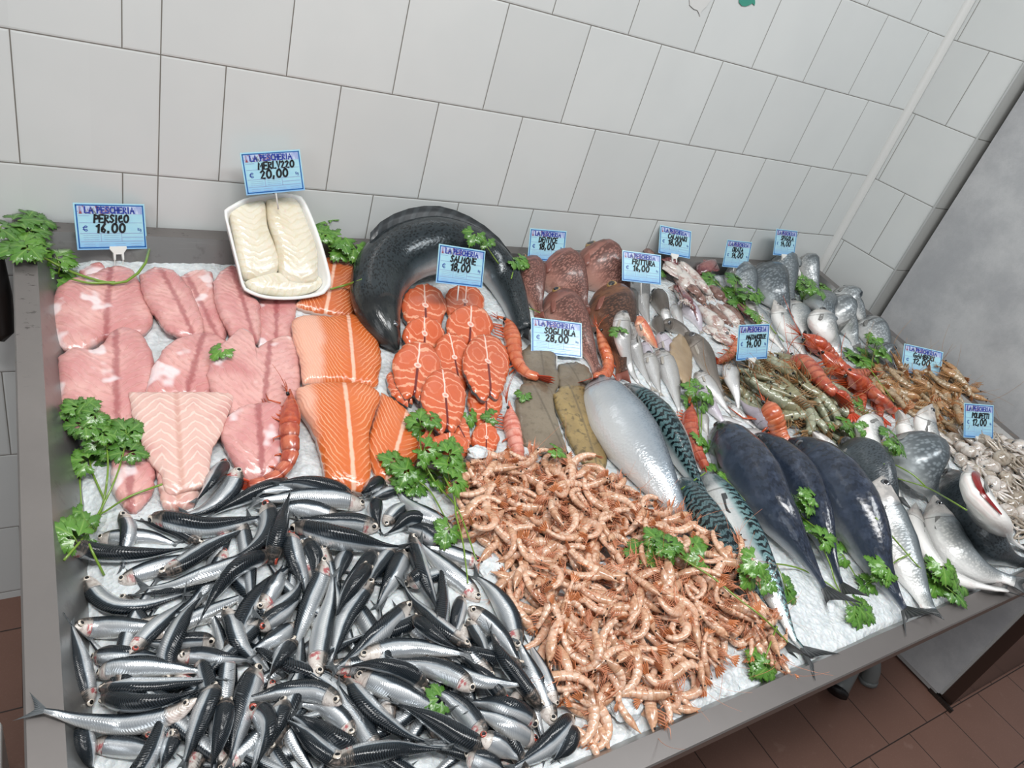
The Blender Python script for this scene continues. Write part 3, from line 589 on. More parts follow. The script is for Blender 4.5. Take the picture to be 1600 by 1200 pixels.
    if eye:
        te = eye[2] * .2 if prof == 'anchovy' else eye[2] * .2
        k = te; Pe = np.array([np.interp(k, tt, P[:, c]) for c in range(3)]); De = D[1]; Se = S[1]; hhe = np.interp(k, tt, hh); hwe = np.interp(k, tt, hw)
        for sg in (1, -1):
            if sg * Se[2] < -.35: continue
            an = math.radians(68); c = Pe + De * hhe * math.cos(an) + Se * sg * hwe * math.sin(an) * .97; nv = nrm(Se * sg + De * .25)
            mb = MB(); rr = max(eye[1] * hh0 * 2 * 2.2, .0012); dome(mb, c, nv, rr, rr * .38); mb.build('eye', eye[0], t_)
    fm = finm or (tail[2] if tail else M_FIN_G)
    def at_t(k): return [np.array([np.interp(k, tt, X[:, c]) for c in range(3)]) for X in (P, T_, D, S)] + [np.interp(k, tt, hh), np.interp(k, tt, hw)]
    for f in fins:
        if f == 'pectoral':
            for sg in (1, -1):
                p, Tq, Dq, Sq, a_, b_ = at_t(.25)
                if sg * Sq[2] < -.3: continue
                s = np.linspace(-1, 1, 7); c = p - Dq * a_ * .15 + Sq * sg * b_ * 1.0
                A = [c + Dq * x * a_ * .13 for x in s]; B_ = [c + Tq * tot * (.115 - .035 * x * x - .02 * x) - Dq * a_ * (.18 - .20 * x) + Sq * sg * (.0012 - .05 * b_) for x in s]
                mb = MB(); finmesh(mb, A, B_, Sq * sg, .0007); mb.build('pectoral_fin', fm, t_)
        if f in ('dorsal', 'anal'):
            sg = 1 if f == 'dorsal' else -1; k0, k1 = (.3, .7) if f == 'dorsal' else (.62, .78); A = []; B_ = []
            for k in np.linspace(k0, k1, 11):
                p, Tq, Dq, Sq, a_, b_ = at_t(k); x = (k - k0) / (k1 - k0); A.append(p + Dq * sg * a_ * .93); B_.append(p + Dq * sg * (a_ * 1.02 + hh0 * .34 * math.sin(math.pi * min(1, x * .9 + .12)) ** .6) + Tq * hh0 * .4)
            mb = MB(); finmesh(mb, A, B_, at_t(.5)[3], .0006); mb.build(f + '_fin', fm, t_)
    t_['len'] = float(tot); del t_['len']
    return t_, P, (T_, D, S, hh, hw, at_t)

# ------------------------------------------------------------------ slabs: fillets and steaks traced at their own place and thickness
def slab(name, label, cat, grp, out, axis, mat, thick=.018, edge=None, uvscale=10., smoothn=48, cen=None, uvn=None, dome_=.25, tilt=None, bow=0., raise_=0.):
    o = np.array(out, float); q = spline(np.vstack([o, o[:1]]), smoothn * 2 + 1)[:-1]; c = np.array(cen, float) if cen is not None else q.mean(0)
    jit_ = np.array([noise.noise(Vector((x / 7., y / 7., 3))) * 2.2 + noise.noise(Vector((x / 2.5, y / 2.5, 8))) * .9 for x, y in q]); q = q + nrm(q - c) * jit_[:, None]
    R = drop(q); Rc = drop([c + (x - c) * .5 for x in q]); A = np.vstack([R, Rc]); M_ = np.c_[A[:, 0], A[:, 1], np.ones(len(A))]
    co, *_ = np.linalg.lstsq(M_, A[:, 2], rcond=None); res = A[:, 2] - M_ @ co; co[2] += max(0, np.percentile(res, 80)) * .8 + raise_
    def onp(p):   # iterate the photo point onto the slab's own plane
        z = np.full(len(p), A[:, 2].mean())
        for _ in range(6): X = at_h(p, z); z = X[:, 0] * co[0] + X[:, 1] * co[1] + co[2] + thick * .8
        return at_h(p, z)
    Pq = onp(q); Pc = onp([c])[0]; ax = onp(axis); d = (ax[1] - ax[0])[:2]; d /= np.linalg.norm(d); nn = np.array([-d[1], d[0]])
    n = len(q); V = []; UV = []; F = []; MI = []
    def uvof(X):
        r = (X - ax[0])[:2]; 
        if uvn: return ((r @ nn) * uvn, (Pc[:2] - X[:2]) @ d * uvn)
        return ((r @ d) * uvscale, (r @ nn) * uvscale)
    rings = [1.0, .985, .95, .88, .75, .6, .45, .3, .15]
    for k, s in enumerate([1.0] + rings):
        zz = -thick * .75 if k == 0 else thick * (.15 * 0 - .18 * (s ** 14) * 2.2 + dome_ * (1 - s * s))
        for j in range(n):
            X = Pc + (Pq[j] - Pc) * s; X = X + np.array([0, 0, zz]); V.append(X); UV.append(uvof(X))
    V.append(Pc + np.array([0, 0, thick * dome_])); UV.append(uvof(Pc))
    for k in range(len(rings)):
        for j in range(n): F.append((k * n + j, k * n + (j + 1) % n, (k + 1) * n + (j + 1) % n, (k + 1) * n + j)); MI.append(1 if (k == 0 and edge) else 0)
    b = len(rings) * n
    for j in range(n): F.append((b + j, b + (j + 1) % n, b + n)); MI.append(0)
    F.append(tuple(range(n))[::-1]); MI.append(0)
    V = np.array(V)
    # orientation: make top faces look up
    a_, b_, c_ = V[b], V[b + 1], V[b + n]
    if np.cross(b_ - a_, c_ - a_)[2] < 0: F = [f[::-1] for f in F]
    mb = MB(); mb.add(V, F, UV); mb.mi = MI
    org = L2W(Pc - np.array([0, 0, thick])); t = empty(name, org, label, cat, grp); mb.build('flesh', [mat, edge or mat], t)
    ins_ = V[n:]; 
    for s in np.linspace(1, .05, 16): 
        X = Pc + (Pq - Pc) * s; i = ((X[:, 0] - GU0) / CELL).astype(int); j = ((X[:, 1] - GV0) / CELL).astype(int)
        for di in (-1, 0, 1):
            for dj in (-1, 0, 1):
                ii = np.clip(i + di, 0, GU - 1); jj = np.clip(j + dj, 0, GV - 1); HM[ii, jj] = np.maximum(HM[ii, jj], X[:, 2] + thick * dome_ * (1 - s * s) * .9)
    return t

# ------------------------------------------------------------------ prawns
def prawn_parts(P, D, S, R, nl=8, feel=.07, fine=1.0, seed=0, big=False):
    rg = np.random.default_rng(seed); n = len(P); t = np.linspace(0, 1, n); T_ = tangents(P); out = {}
    def at_t(k): return [np.array([np.interp(k, t, X[:, c]) for c in range(3)]) for X in (P, T_, D, S)]
    # head shell with rostrum
    k = np.linspace(0.0, .40, 9); A = [at_t(x) for x in k]; C_ = np.array([a[0] for a in A]); Dk = np.array([a[2] for a in A]); Sk = np.array([a[3] for a in A])
    rr = R * np.array([.10, .22, .45, .72, .92, 1.03, 1.08, 1.04, .9]); C2 = C_ + Dk * (R * np.array([.35, .3, .2, .1, .03, 0, 0, 0, 0]))[:, None]
    mb = MB(); mb.add(*sweep(C2, Dk, Sk, rr, rr * .72, 10)); out['head'] = mb
    # abdomen with overlapping rings
    ks = []; rs = []
    for i in range(6):
        a, b = .37 + i * .095, .37 + (i + 1) * .095; base = R * (1.0 - .085 * i); ks += [a, a + .02, b - .012]; rs += [base * .94, base * 1.03, base * .96]
    ks.append(.945); rs.append(R * .38); ks = np.array(ks); rs = np.array(rs)
    A = [at_t(x) for x in ks]; C_ = np.array([a[0] for a in A]); Dk = np.array([a[2] for a in A]); Sk = np.array([a[3] for a in A])
    mb = MB(); mb.add(*sweep(C_, Dk, Sk, rs, rs * .74, 10)); out['abdomen'] = mb
    # tail fan
    mb = MB(); p, Tq, Dq, Sq = at_t(.93)
    for x in (-1, -.5, 0, .5, 1):
        dr = nrm(Tq + Sq * x * .55 - Dq * .12); e = p + Sq * x * R * .3; w_ = nrm(np.cross(dr, Dq)) * R * .30
        A = [e - w_ * .4, e, e + w_ * .4]; B_ = [e + dr * R * 1.5 - w_ * .9, e + dr * R * 2.1, e + dr * R * 1.5 + w_ * .9]; finmesh(mb, A, B_, Dq, R * .05)
    out['tail_fan'] = mb
    # legs
    mb = MB(); legs = []
    for i in range(nl):
        for sg in (1, -1):
            kk = .14 + .24 * (i % 5) / 5 if i < 5 else .45 + .4 * (i - 5) / max(1, nl - 5); p, Tq, Dq, Sq = at_t(kk); b = p - Dq * R * .75 + Sq * sg * R * .3
            L = R * (2.3 if i < 5 else 1.0) * rg.uniform(.8, 1.2); m_ = b - Dq * L * .55 + Sq * sg * L * .12 - Tq * L * (.35 if i < 5 else -.2); e = m_ - Tq * L * (.6 if i < 5 else -.3) - Dq * L * rg.uniform(-.1, .3)
            tube(mb, [b, m_, e], [R * .13, R * .09, R * .03], 4)
            if big: legs.append(mb); mb = MB()
    if big: out['leg'] = legs
    else: out['legs'] = mb
    mb = MB(); feels = []
    for sg in (1, -1):
        p, Tq, Dq, Sq = at_t(0.02); pts = [p]; cur = p; d = nrm(-Tq + Sq * sg * .5 + Dq * .2); tgt = nrm(-Tq * .2 + Sq * sg + Dq * rg.uniform(-.5, .8))
        for i in range(7): d = nrm(d + (tgt - d) * .25); cur = cur + d * feel / 7; pts.append(cur)
        tube(mb, pts, [R * .045, R * .02], 4)
        for j in range(4): e = p - Tq * R * rg.uniform(1, 2) + Dq * R * rg.uniform(-.4, .6) + Sq * sg * R * rg.uniform(0, .6); tube(mb, [p, (p + e) / 2 + Dq * R * .1, e], [R * .05, R * .02], 4)
        if big: feels.append(mb); mb = MB()
    if big: out['antenna'] = feels
    else: out['antennae'] = mb
    mb = MB(); eyes = []
    for sg in (1, -1):
        p, Tq, Dq, Sq = at_t(.07); dome(mb, p + Sq * sg * R * .42 + Dq * R * .1, Sq * sg, R * .2, R * .2)
        if big: eyes.append(mb); mb = MB()
    if big: out['eye'] = eyes
    else: out['eyes'] = mb
    return out
PM = dict(red=dict(head=M_RPH, abdomen=M_RP, tail_fan=M_RPT, legs=M_RPL, antennae=M_RPL, eyes=EYE_B), orange=dict(head=M_OP, abdomen=M_OP, tail_fan=M_RPT, legs=M_RPL, antennae=M_RPL, eyes=EYE_B),
          pink=dict(head=M_PP, abdomen=M_PP, tail_fan=M_PP, legs=M_RPL, antennae=M_RPL, eyes=EYE_B), small=dict(head=M_SHH, abdomen=M_SH, tail_fan=M_SHT, legs=M_SHL, antennae=M_SHL, eyes=EYE_B),
          grey=dict(head=M_GPH, abdomen=M_GP, tail_fan=M_GPT, legs=M_GPT, antennae=M_BPL, eyes=EYE_B), brown=dict(head=M_BPH, abdomen=M_BP, tail_fan=M_BPT, legs=M_BPL, antennae=M_BPL, eyes=EYE_B))
def prawn(label, pts, W, kind, roll, feel=.12, seed=0, lift=.8, grp=None, name='red_prawn'):
    pb = spline(pts, 16); mid = drop([pb[6]])[0]; R = W / 2 * depthL(mid) / FPX / (.74 + .3 * abs(math.sin(roll * math.pi / 2)))
    t = np.linspace(0, 1, 16); h = drop(pb)[:, 2] + R * lift * np.interp(t, [0, .3, 1], [.8, 1, .45]); hs = h.copy()
    for _ in range(5): hs[1:-1] = (hs[:-2] + 2 * hs[1:-1] + hs[2:]) / 4; hs = np.maximum(hs, h - R)
    P = at_h(pb, hs); L = np.concatenate([[0], np.cumsum(np.linalg.norm(np.diff(P, axis=0), axis=1))]); q = np.linspace(0, L[-1], 22); P = np.stack([np.interp(q, L, P[:, k]) for k in range(3)], 1)
    T_, D, S = frames(P, roll * math.pi / 2); stamp(P, R * np.interp(np.linspace(0, 1, 22), [0, .2, .5, 1], [.5, 1, .95, .5]), R * .7)
    tt = empty(name, L2W(P[10] - np.array([0, 0, R])), label, 'prawn', grp)
    for k, m_ in prawn_parts(P, D, S, R, feel=feel, seed=seed, big=True).items():
        kk = dict(leg='legs', antenna='antennae', eye='eyes').get(k, k)
        for m1 in (m_ if isinstance(m_, list) else [m_]): m1.build(k, PM[kind][kk], tt)
    return tt
def templates(kind, nvar, length, R, bends, seed, feel):
    out = []
    for i in range(nvar):
        bend = bends[i % len(bends)]; n = 18; s = np.linspace(0, 1, n); ang = np.where(s < .35, bend * .15 * s / .35, bend * (.15 + .85 * ((s - .35) / .65) ** 1.1)); ds = length / (n - 1)
        x = np.concatenate([[0], np.cumsum(np.cos(ang[:-1]) * ds)]); y = np.concatenate([[0], -np.cumsum(np.sin(ang[:-1]) * ds)])
        P = np.stack([x, y, np.zeros(n)], 1); P -= P.mean(0); P[:, 2] += np.sin(s * 3 + i) * R * .4
        T_ = tangents(P); N = np.array([0, 0, 1.]); ti = (i % 3 - 1) * .5; D0 = nrm(np.cross(N, T_)); D = math.cos(ti) * D0 + math.sin(ti) * N; D = nrm(D - (D * T_).sum(1)[:, None] * T_); S = np.cross(T_, D)
        parts = prawn_parts(P, D, S, R, nl=7, feel=feel, seed=seed + i); out.append(({k: m_.mesh(kind + '_' + k, PM[kind][k]) for k, m_ in parts.items()}, P, parts))
    return out
TM4 = Matrix(((TU[0], TV[0], TN[0], TO[0]), (TU[1], TV[1], TN[1], TO[1]), (TU[2], TV[2], TN[2], TO[2]), (0, 0, 0, 1)))
def scatter(tpls, u, v, phi, sc, R, name, label, cat, grp, parts=None, rocks=.25, rest=.6):
    """a copy of a template animal lying on the heap at tray position u, v"""
    meshes, P, _ = tpls; c, s = math.cos(phi), math.sin(phi); X = P[:, 0] * c - P[:, 1] * s; Y = P[:, 0] * s + P[:, 1] * c; X = u + X * sc; Y = v + Y * sc
    hh = hq(X, Y); M_ = np.c_[X - u, Y - v, np.ones(len(X))]; co, *_ = np.linalg.lstsq(M_, hh, rcond=None); gx, gy = np.clip(co[0], -.5, .5), np.clip(co[1], -.5, .5)
    z = co[2] + R * rest * sc
    nrm_ = Vector((-gx, -gy, 1)).normalized(); q = Vector((0, 0, 1)).rotation_difference(nrm_)
    m = TM4 @ Matrix.Translation((u, v, z)) @ q.to_matrix().to_4x4() @ Matrix.Rotation(phi, 4, 'Z') @ Matrix.Rotation(rng.uniform(-rocks, rocks), 4, 'X') @ Matrix.Scale(sc, 4)
    stamp(np.stack([X, Y, z + gx * (X - u) + gy * (Y - v)], 1)[::2], R * sc, R * .75 * sc)
    root = empty(name, (0, 0, 0), label, cat, grp); root.matrix_world = m
    for k, me in meshes.items():
        if parts and k not in parts: continue
        o = bpy.data.objects.new(k, me); COL.objects.link(o); o.parent = root
    return root
def in_poly(p, poly):
    x, y = p; c = False; n = len(poly)
    for i in range(n):
        a, b = poly[i], poly[i - 1]
        if (a[1] > y) != (b[1] > y) and x < (b[0] - a[0]) * (y - a[1]) / (b[1] - a[1]) + a[0]: c = not c
    return c
def poly_points(poly, n, mind):
    """photo-frame polygon -> n scattered tray positions, spread out"""
    L = at_h(poly, [-.02] * len(poly)); pl = [(a[0], a[1]) for a in L]; xs = [a[0] for a in pl]; ys = [a[1] for a in pl]; out = []; tries = 0
    while len(out) < n and tries < 60000:
        tries += 1; p = (rng.uniform(min(xs), max(xs)), rng.uniform(min(ys), max(ys))); k = mind * (1 - tries / 60000)
        if in_poly(p, pl) and all((p[0] - q[0]) ** 2 + (p[1] - q[1]) ** 2 > k * k for q in out[-60:]): out.append(p)
    return out

# ------------------------------------------------------------------ price cards
def ell(cx, cy, rx, ry, a0=0, a1=360, n=12): return [(cx + rx * math.cos(math.radians(a0 + (a1 - a0) * i / n)), cy + ry * math.sin(math.radians(a0 + (a1 - a0) * i / n))) for i in range(n + 1)]
O_ = [ell(.4, .5, .36, .5, 80, 440)]
GL = {'A': [[(0, 0), (.38, 1), (.75, 0)], [(.1, .38), (.65, .38)]], 'B': [[(0, 0), (0, 1)], [(0, 1), (.5, .9), (.5, .6), (0, .52)], [(0, .52), (.62, .4), (.6, .08), (0, 0)]],
 'C': [ell(.45, .5, .42, .5, 60, 300)], 'D': [[(0, 0), (0, 1), (.5, .85), (.68, .5), (.5, .12), (0, 0)]], 'E': [[(.6, 1), (0, 1), (0, 0), (.6, 0)], [(0, .52), (.5, .52)]],
 'F': [[(.6, 1), (0, 1), (0, 0)], [(0, .52), (.5, .52)]], 'G': [ell(.45, .5, .42, .5, 60, 330), [(.45, .42), (.85, .42), (.83, .1)]], 'H': [[(0, 0), (0, 1)], [(.6, 0), (.6, 1)], [(0, .5), (.6, .5)]],
 'I': [[(.15, 0), (.15, 1)]], 'i': [[(.15, 0), (.15, .6)], [(.15, .85), (.15, .95)]], 'L': [[(.05, 1), (0, .02), (.55, .02)]], 'l': [[(.1, 1), (.25, .9), (.2, .05), (.5, .0)]],
 'M': [[(0, 0), (.08, 1), (.4, .35), (.72, 1), (.8, 0)]], 'N': [[(0, 0), (0, 1), (.6, 0), (.6, 1)]], 'O': O_, 'P': [[(0, 0), (.05, 1)], [(.05, 1), (.55, .9), (.55, .55), (.02, .45)]],
 'R': [[(0, 0), (.05, 1), (.55, .9), (.5, .58), (.02, .5), (.6, 0)]], 'S': [[(.6, .9), (.3, 1), (.05, .8), (.3, .53), (.58, .28), (.3, 0), (0, .1)]], 's': [[(.5, .8), (.2, .8), (.15, .55), (.45, .35), (.3, .02), (0, .08)]],
 'T': [[(-.05, 1), (.65, 1)], [(.3, 1), (.3, 0)]], 'U': [[(0, 1), (.03, .2), (.3, 0), (.55, .2), (.6, 1)]], 'Z': [[(0, 1), (.6, 1), (0, 0), (.62, 0)]], 'V': [[(0, 1), (.3, 0), (.6, 1)]], 'z': [[(0, .85), (.3, 1), (.5, .8), (.05, .05), (.6, 0)]],
 'e': [[(.0, .5), (.5, .62), (.45, .95), (.15, .85), (0, .4), (.2, .02), (.6, .12)]],
 '0': O_, '1': [[(0, .72), (.3, 1), (.25, 0)]], '2': [[(0, .8), (.3, 1), (.55, .75), (.35, .4), (.05, .05), (.6, 0)]], '6': [[(.5, 1), (.1, .5), (.1, .12), (.4, 0), (.55, .25), (.35, .45), (.1, .3)]],
 '8': [ell(.3, .75, .24, .25, -90, 270), ell(.3, .26, .3, .26, 90, 450)], '4': [[(.3, 1), (0, .35), (.55, .38)], [(.4, .6), (.36, 0)]], ',': [[(.12, .18), (.05, -.12)]], '.': [[(.1, .1), (.1, .0)]], ' ': []}
def ribbon(mb, P2, w, z, X, Y, N, O, mi=0):
    P2 = np.array(P2, float); P = O + P2[:, :1] * X + P2[:, 1:] * Y + N * z
    T_ = nrm(np.gradient(P, axis=0)) if len(P) > 1 else None; T_ = nrm(T_ + 1e-9); B = nrm(np.cross(N, T_)); T0 = T_[0] * w * .4; T1 = T_[-1] * w * .4
    P = P.copy(); P[0] -= T0; P[-1] += T1
    V = np.vstack([P + B * w / 2, P - B * w / 2, P + B * w / 2 - N * .0003, P - B * w / 2 - N * .0003]); n = len(P)
    mb.add(V, [(i, n + i, n + i + 1, i + 1) for i in range(n - 1)] + [(i, i + 1, 2 * n + i + 1, 2 * n + i) for i in range(n - 1)] + [(n + i, 3 * n + i, 3 * n + i + 1, n + i + 1) for i in range(n - 1)], None, mi)
def write(mb, txt, x, y, h, w, z, X, Y, N, O, sp_=.28, slant=.12, jit=.04, mi=0):
    for ch in txt:
        g = GL.get(ch, []); wd = max([p[0] for st in g for p in st] + [.3])
        for st in g: 
            if len(st) == 2: st = [st[0], ((st[0][0] + st[1][0]) / 2, (st[0][1] + st[1][1]) / 2), st[1]]
            ribbon(mb, [(x + (px + slant * py) * h * .8, y + py * h + random.uniform(-jit, jit) * h * .5) for px, py in st], w, z, X, Y, N, O, mi)
        x += (wd + sp_) * h * .8
    return x
def word_w(txt, h, sp_=.28): return sum((max([p[0] for st in GL.get(c, []) for p in st] + [.3]) + sp_) * h * .8 for c in txt)
def rodr(v):
    th = np.linalg.norm(v) + 1e-12; k = v / th; K = np.array([[0, -k[2], k[1]], [k[2], 0, -k[0]], [-k[1], k[0], 0]]); return np.eye(3) + math.sin(th) * K + (1 - math.cos(th)) * K @ K
def card(corners, name_txt, price, base, label, clip=True, clipx=.5, aspect=1.47, dz=0.0, yp=None):
    c4 = np.array(corners, float); bp = drop([base])[0]; z0 = depthL(bp) + dz; cen = c4.mean(0)
    if yp is not None: z0 = float((on_plane(cen, (0, 1, 0), (0, yp, 0)) - CAM) @ MR[2])
    R0 = np.array([[1, 0, 0], [0, 0, -1], [0, 1, 0.]])          # world card axes: x right, y(up)=z
    def model(p):
        Rw = rodr(p[:3]) @ np.eye(3); Wd = p[3]; Hd = Wd / aspect
        L = np.array([[-Wd / 2, 0, Hd / 2], [Wd / 2, 0, Hd / 2], [Wd / 2, 0, -Hd / 2], [-Wd / 2, 0, -Hd / 2]]) @ Rw.T + p[4:7]
        q = (L - CAM) @ MR.T; return np.stack([800 + FPX * q[:, 0] / q[:, 2], 600 + FPX * q[:, 1] / q[:, 2]], 1), q[:, 2].mean()
    d0 = np.array([(cen[0] - 800) / FPX, (cen[1] - 600) / FPX, 1.]) @ MR
    p = np.concatenate([[-.25, 0, 0], [.11], CAM + d0 * z0]); sc = np.array([1, 1, 1, .1, .1, .1, .1])
    def res(p):
        a, z = model(p); return np.concatenate([(a - c4).ravel(), [(z - z0) * 2000, (p[0] + .25) * 1.5, p[1] * 1.0, p[2] * 1.0, (p[3] - .118) * 200]])
    lam = 1e-2; r = res(p); c = r @ r
    for _ in range(80):
        J = np.array([(res(p + np.eye(7)[i] * 1e-5) - r) / 1e-5 for i in range(7)]).T; d = np.linalg.solve(J.T @ J + lam * np.diag(np.diag(J.T @ J) + 1e-6), -J.T @ r); r2 = res(p + d)
        if r2 @ r2 < c: p = p + d; r = r2; c = r2 @ r2; lam = max(lam / 4, 1e-9)
        else: lam *= 4
    Rw = rodr(p[:3]); Wd = p[3]; Hd = Wd / aspect; X = Rw[:, 0]; Y = Rw[:, 2]; N = -Rw[:, 1]; O = p[4:7]
    # keep the card in front of the wall
    t = empty('price_card', O - Y * Hd / 2, label, 'price card')
    RR = np.stack([X, Y, N], 1)
    def addbox(mb, a, b, mi=0): 
        k = len(mb.v); mb.box(a, b, mi); mb.v[-1] = mb.v[-1] @ RR.T + O; Q = mb.v[-1]; mb.uv[-1] = np.stack([((Q - O) @ X) / Wd + .5, ((Q - O) @ Y) / Hd + .5], 1)
    mb = MB(); addbox(mb, (-Wd / 2, -Hd / 2, -.0012), (Wd / 2, Hd / 2, 0)); mb.build('card', M_CARD, t, smooth=False, local=False)
    mb = MB(); e = Wd * .022; f = Wd * .018
    for a, b in (((-Wd / 2 + e, Hd / 2 - e - f), (Wd / 2 - e, Hd / 2 - e)), ((-Wd / 2 + e, -Hd / 2 + e), (Wd / 2 - e, -Hd / 2 + e + f)), ((-Wd / 2 + e, -Hd / 2 + e), (-Wd / 2 + e + f, Hd / 2 - e)), ((Wd / 2 - e - f, -Hd / 2 + e), (Wd / 2 - e, Hd / 2 - e))):
        addbox(mb, (*a, 0), (*b, .0004))
    mb.build('blue_border', M_BLUE, t, smooth=False, local=False)
    mb = MB(); addbox(mb, (-Wd * .455, Hd * .27, 0), (Wd * .455, Hd * .445, .0003)); mb.build('header_strip', M_HEAD, t, smooth=False, local=False)
    mb = MB()   # header lettering, ruled form, euro and kg marks
    hh = Hd * .125; ww = word_w('LA PESCHERIA', hh, .3); write(mb, 'LA PESCHERIA', -ww / 2 + Wd * .0, Hd * .292, hh, Wd * .022, .0008, X, Y, N, O, .3, 0, 0); mb.build('header_lettering', M_NAVY, t, smooth=False, local=False); mb = MB()
    ribbon(mb, [(-Wd * .36 + a * 1, Hd * .0 + b) for a, b in ell(0, -Hd * .04, Wd * .03, Hd * .055, 50, 310, 8)], Wd * .012, .0005, X, Y, N, O)
    for yy in (-.02, -.06): ribbon(mb, [(-Wd * .40, Hd * yy), (-Wd * .37, Hd * yy), (-Wd * .345, Hd * yy)], Wd * .008, .0005, X, Y, N, O)
    ribbon(mb, [(Wd * .375, Hd * -.09), (Wd * .375, Hd * -.03)], Wd * .006, .0005, X, Y, N, O); ribbon(mb, [(Wd * .395, Hd * -.03), (Wd * .378, Hd * -.06), (Wd * .395, Hd * -.09)], Wd * .006, .0005, X, Y, N, O)
    ribbon(mb, [(Wd * .41 + a, -Hd * .07 + b) for a, b in ell(0, 0, Wd * .01, Hd * .02, 0, 360, 6)], Wd * .006, .0005, X, Y, N, O); ribbon(mb, [(Wd * .42, -Hd * .06), (Wd * .42, -Hd * .11), (Wd * .405, -Hd * .115)], Wd * .006, .0005, X, Y, N, O)
    mb.build('unit_marks', M_NAVY, t, smooth=False, local=False)
    mb = MB()
    def hl(x0, x1, y, w_=.006): ribbon(mb, [(Wd * x0, Hd * y), (Wd * x1, Hd * y)], Wd * w_, .0004, X, Y, N, O)
    hl(-.44, .44, .085); hl(-.44, .44, -.145, .008); hl(-.44, .44, -.32, .008); hl(.14, .44, -.235, .008); hl(-.44, -.3, .235)
    for xx in (-.16, .13): ribbon(mb, [(Wd * xx, -Hd * .15), (Wd * xx, -Hd * .32)], Wd * .009, .0004, X, Y, N, O)
    for k in range(3): hl(-.40, -.19, -.19 - .045 * k, .004); hl(-.12, .10, -.19 - .045 * k, .004)
    for k in range(2):
        for a in (-.40, -.2, .03, .26): hl(a, a + .15, -.375 - .045 * k, .004)
    mb.build('ruled_lines', M_LINE, t, smooth=False, local=False)
    mb = MB(); h = Hd * .155; ww = word_w(name_txt, h); f_ = min(1, Wd * .62 / ww); write(mb, name_txt, -Wd * .24, Hd * .095, h * max(f_, .72), Wd * .028, .0011, X, Y, N, O, .28 if f_ > .9 else .28 * f_)
    h = Hd * .185; write(mb, price, -Wd * .22, -Hd * .125, h, Wd * .031, .0011, X, Y, N, O, .32); mb.build('handwriting', M_INK, t, smooth=False, local=False)
    if clip:
        mb = MB(); cx = Wd * (clipx - .5); k = Wd * .1; q = [(-1.2, .45), (1.2, .45), (1.25, .1), (.75, -.55), (.72, -1.6), (.5, -1.6), (.42, -.75), (-.42, -.75), (-.5, -1.6), (-.72, -1.6), (-.75, -.55), (-1.25, .1)]
        P = [O + X * (cx + a * k) + Y * (-Hd / 2 + b * k) for a, b in q]; n = len(P); mb.add([p_ + N * .002 for p_ in P] + [p_ - N * .0022 for p_ in P], [tuple(range(n)), tuple(range(n, 2 * n))[::-1]] + [(i, n + i, n + (i + 1) % n, (i + 1) % n) for i in range(n)])
        for s in (-.61, .61):
            a = O + X * (cx + s * k) + Y * (-Hd / 2 - 1.5 * k); b = a - Y * k * .6 - N * k * .1; b[2] -= .012; tube(mb, [a, (a + b) / 2, b], k * .1, 5)
        mb.build('clip', M_PLW, t, smooth=False, local=False)
    else:
        mb = MB(); a = O - Y * Hd / 2 + N * -.003; tube(mb, [a + Y * Hd * .2, a, a - Y * .03], .0016, 6); mb.build('stake', M_PLW, t, local=False)

# ------------------------------------------------------------------ parsley
def leaflet(mb, base, d, up, L, curl):
    """one three-lobed toothed leaflet"""
    out = []; lobes = [(-58, .74), (0, 1.0), (58, .74)]
    for a0, ln in lobes:
        for k, (da, r) in enumerate([(-30, .46), (-26, .80), (-17, .74), (-12, .95), (-5, .86), (0, 1.05), (5, .86), (12, .95), (17, .74), (26, .80), (30, .46)]):
            out.append((math.radians(a0 + da), ln * r * random.uniform(.94, 1.06)))
    side = nrm(np.cross(up, d)); n = len(out); V = []; UV = []
    def pt(a, r, s=1.0):
        x = r * math.cos(a) + .25; y = r * math.sin(a); z = -curl * (x * x + y * y) * .5 + .035 * math.sin(a * 5 + L * 900) * r; return base + (d * x * .8 + side * y + up * z) * L * s
    cen = base + d * L * .2
    for k, s in enumerate((0.5, 1.0)):
        for a, r in out: V.append(pt(a, r * s)); UV.append((r * s, a * r * s))
    V.append(pt(0, 0)); UV.append((0, 0)); V.append(base - d * L * .02); UV.append((0, 0)); m_ = 2 * n; F = []
    for i in range(n - 1): F += [(m_, i, i + 1), (i, n + i, n + i + 1, i + 1)]
    F += [(m_ + 1, m_, n - 1), (m_ + 1, 0, m_)]
    V = np.array(V); k = len(V); th = up * .00025
    F2 = F + [tuple(x + k for x in f)[::-1] for f in F]
    ed = [n + i for i in range(n)]; F2 += [(ed[i], ed[i] + k, ed[i + 1] + k, ed[i + 1]) for i in range(n - 1)]
    mb.add(np.vstack([V + th, V - th]), F2, np.vstack([UV, UV]))
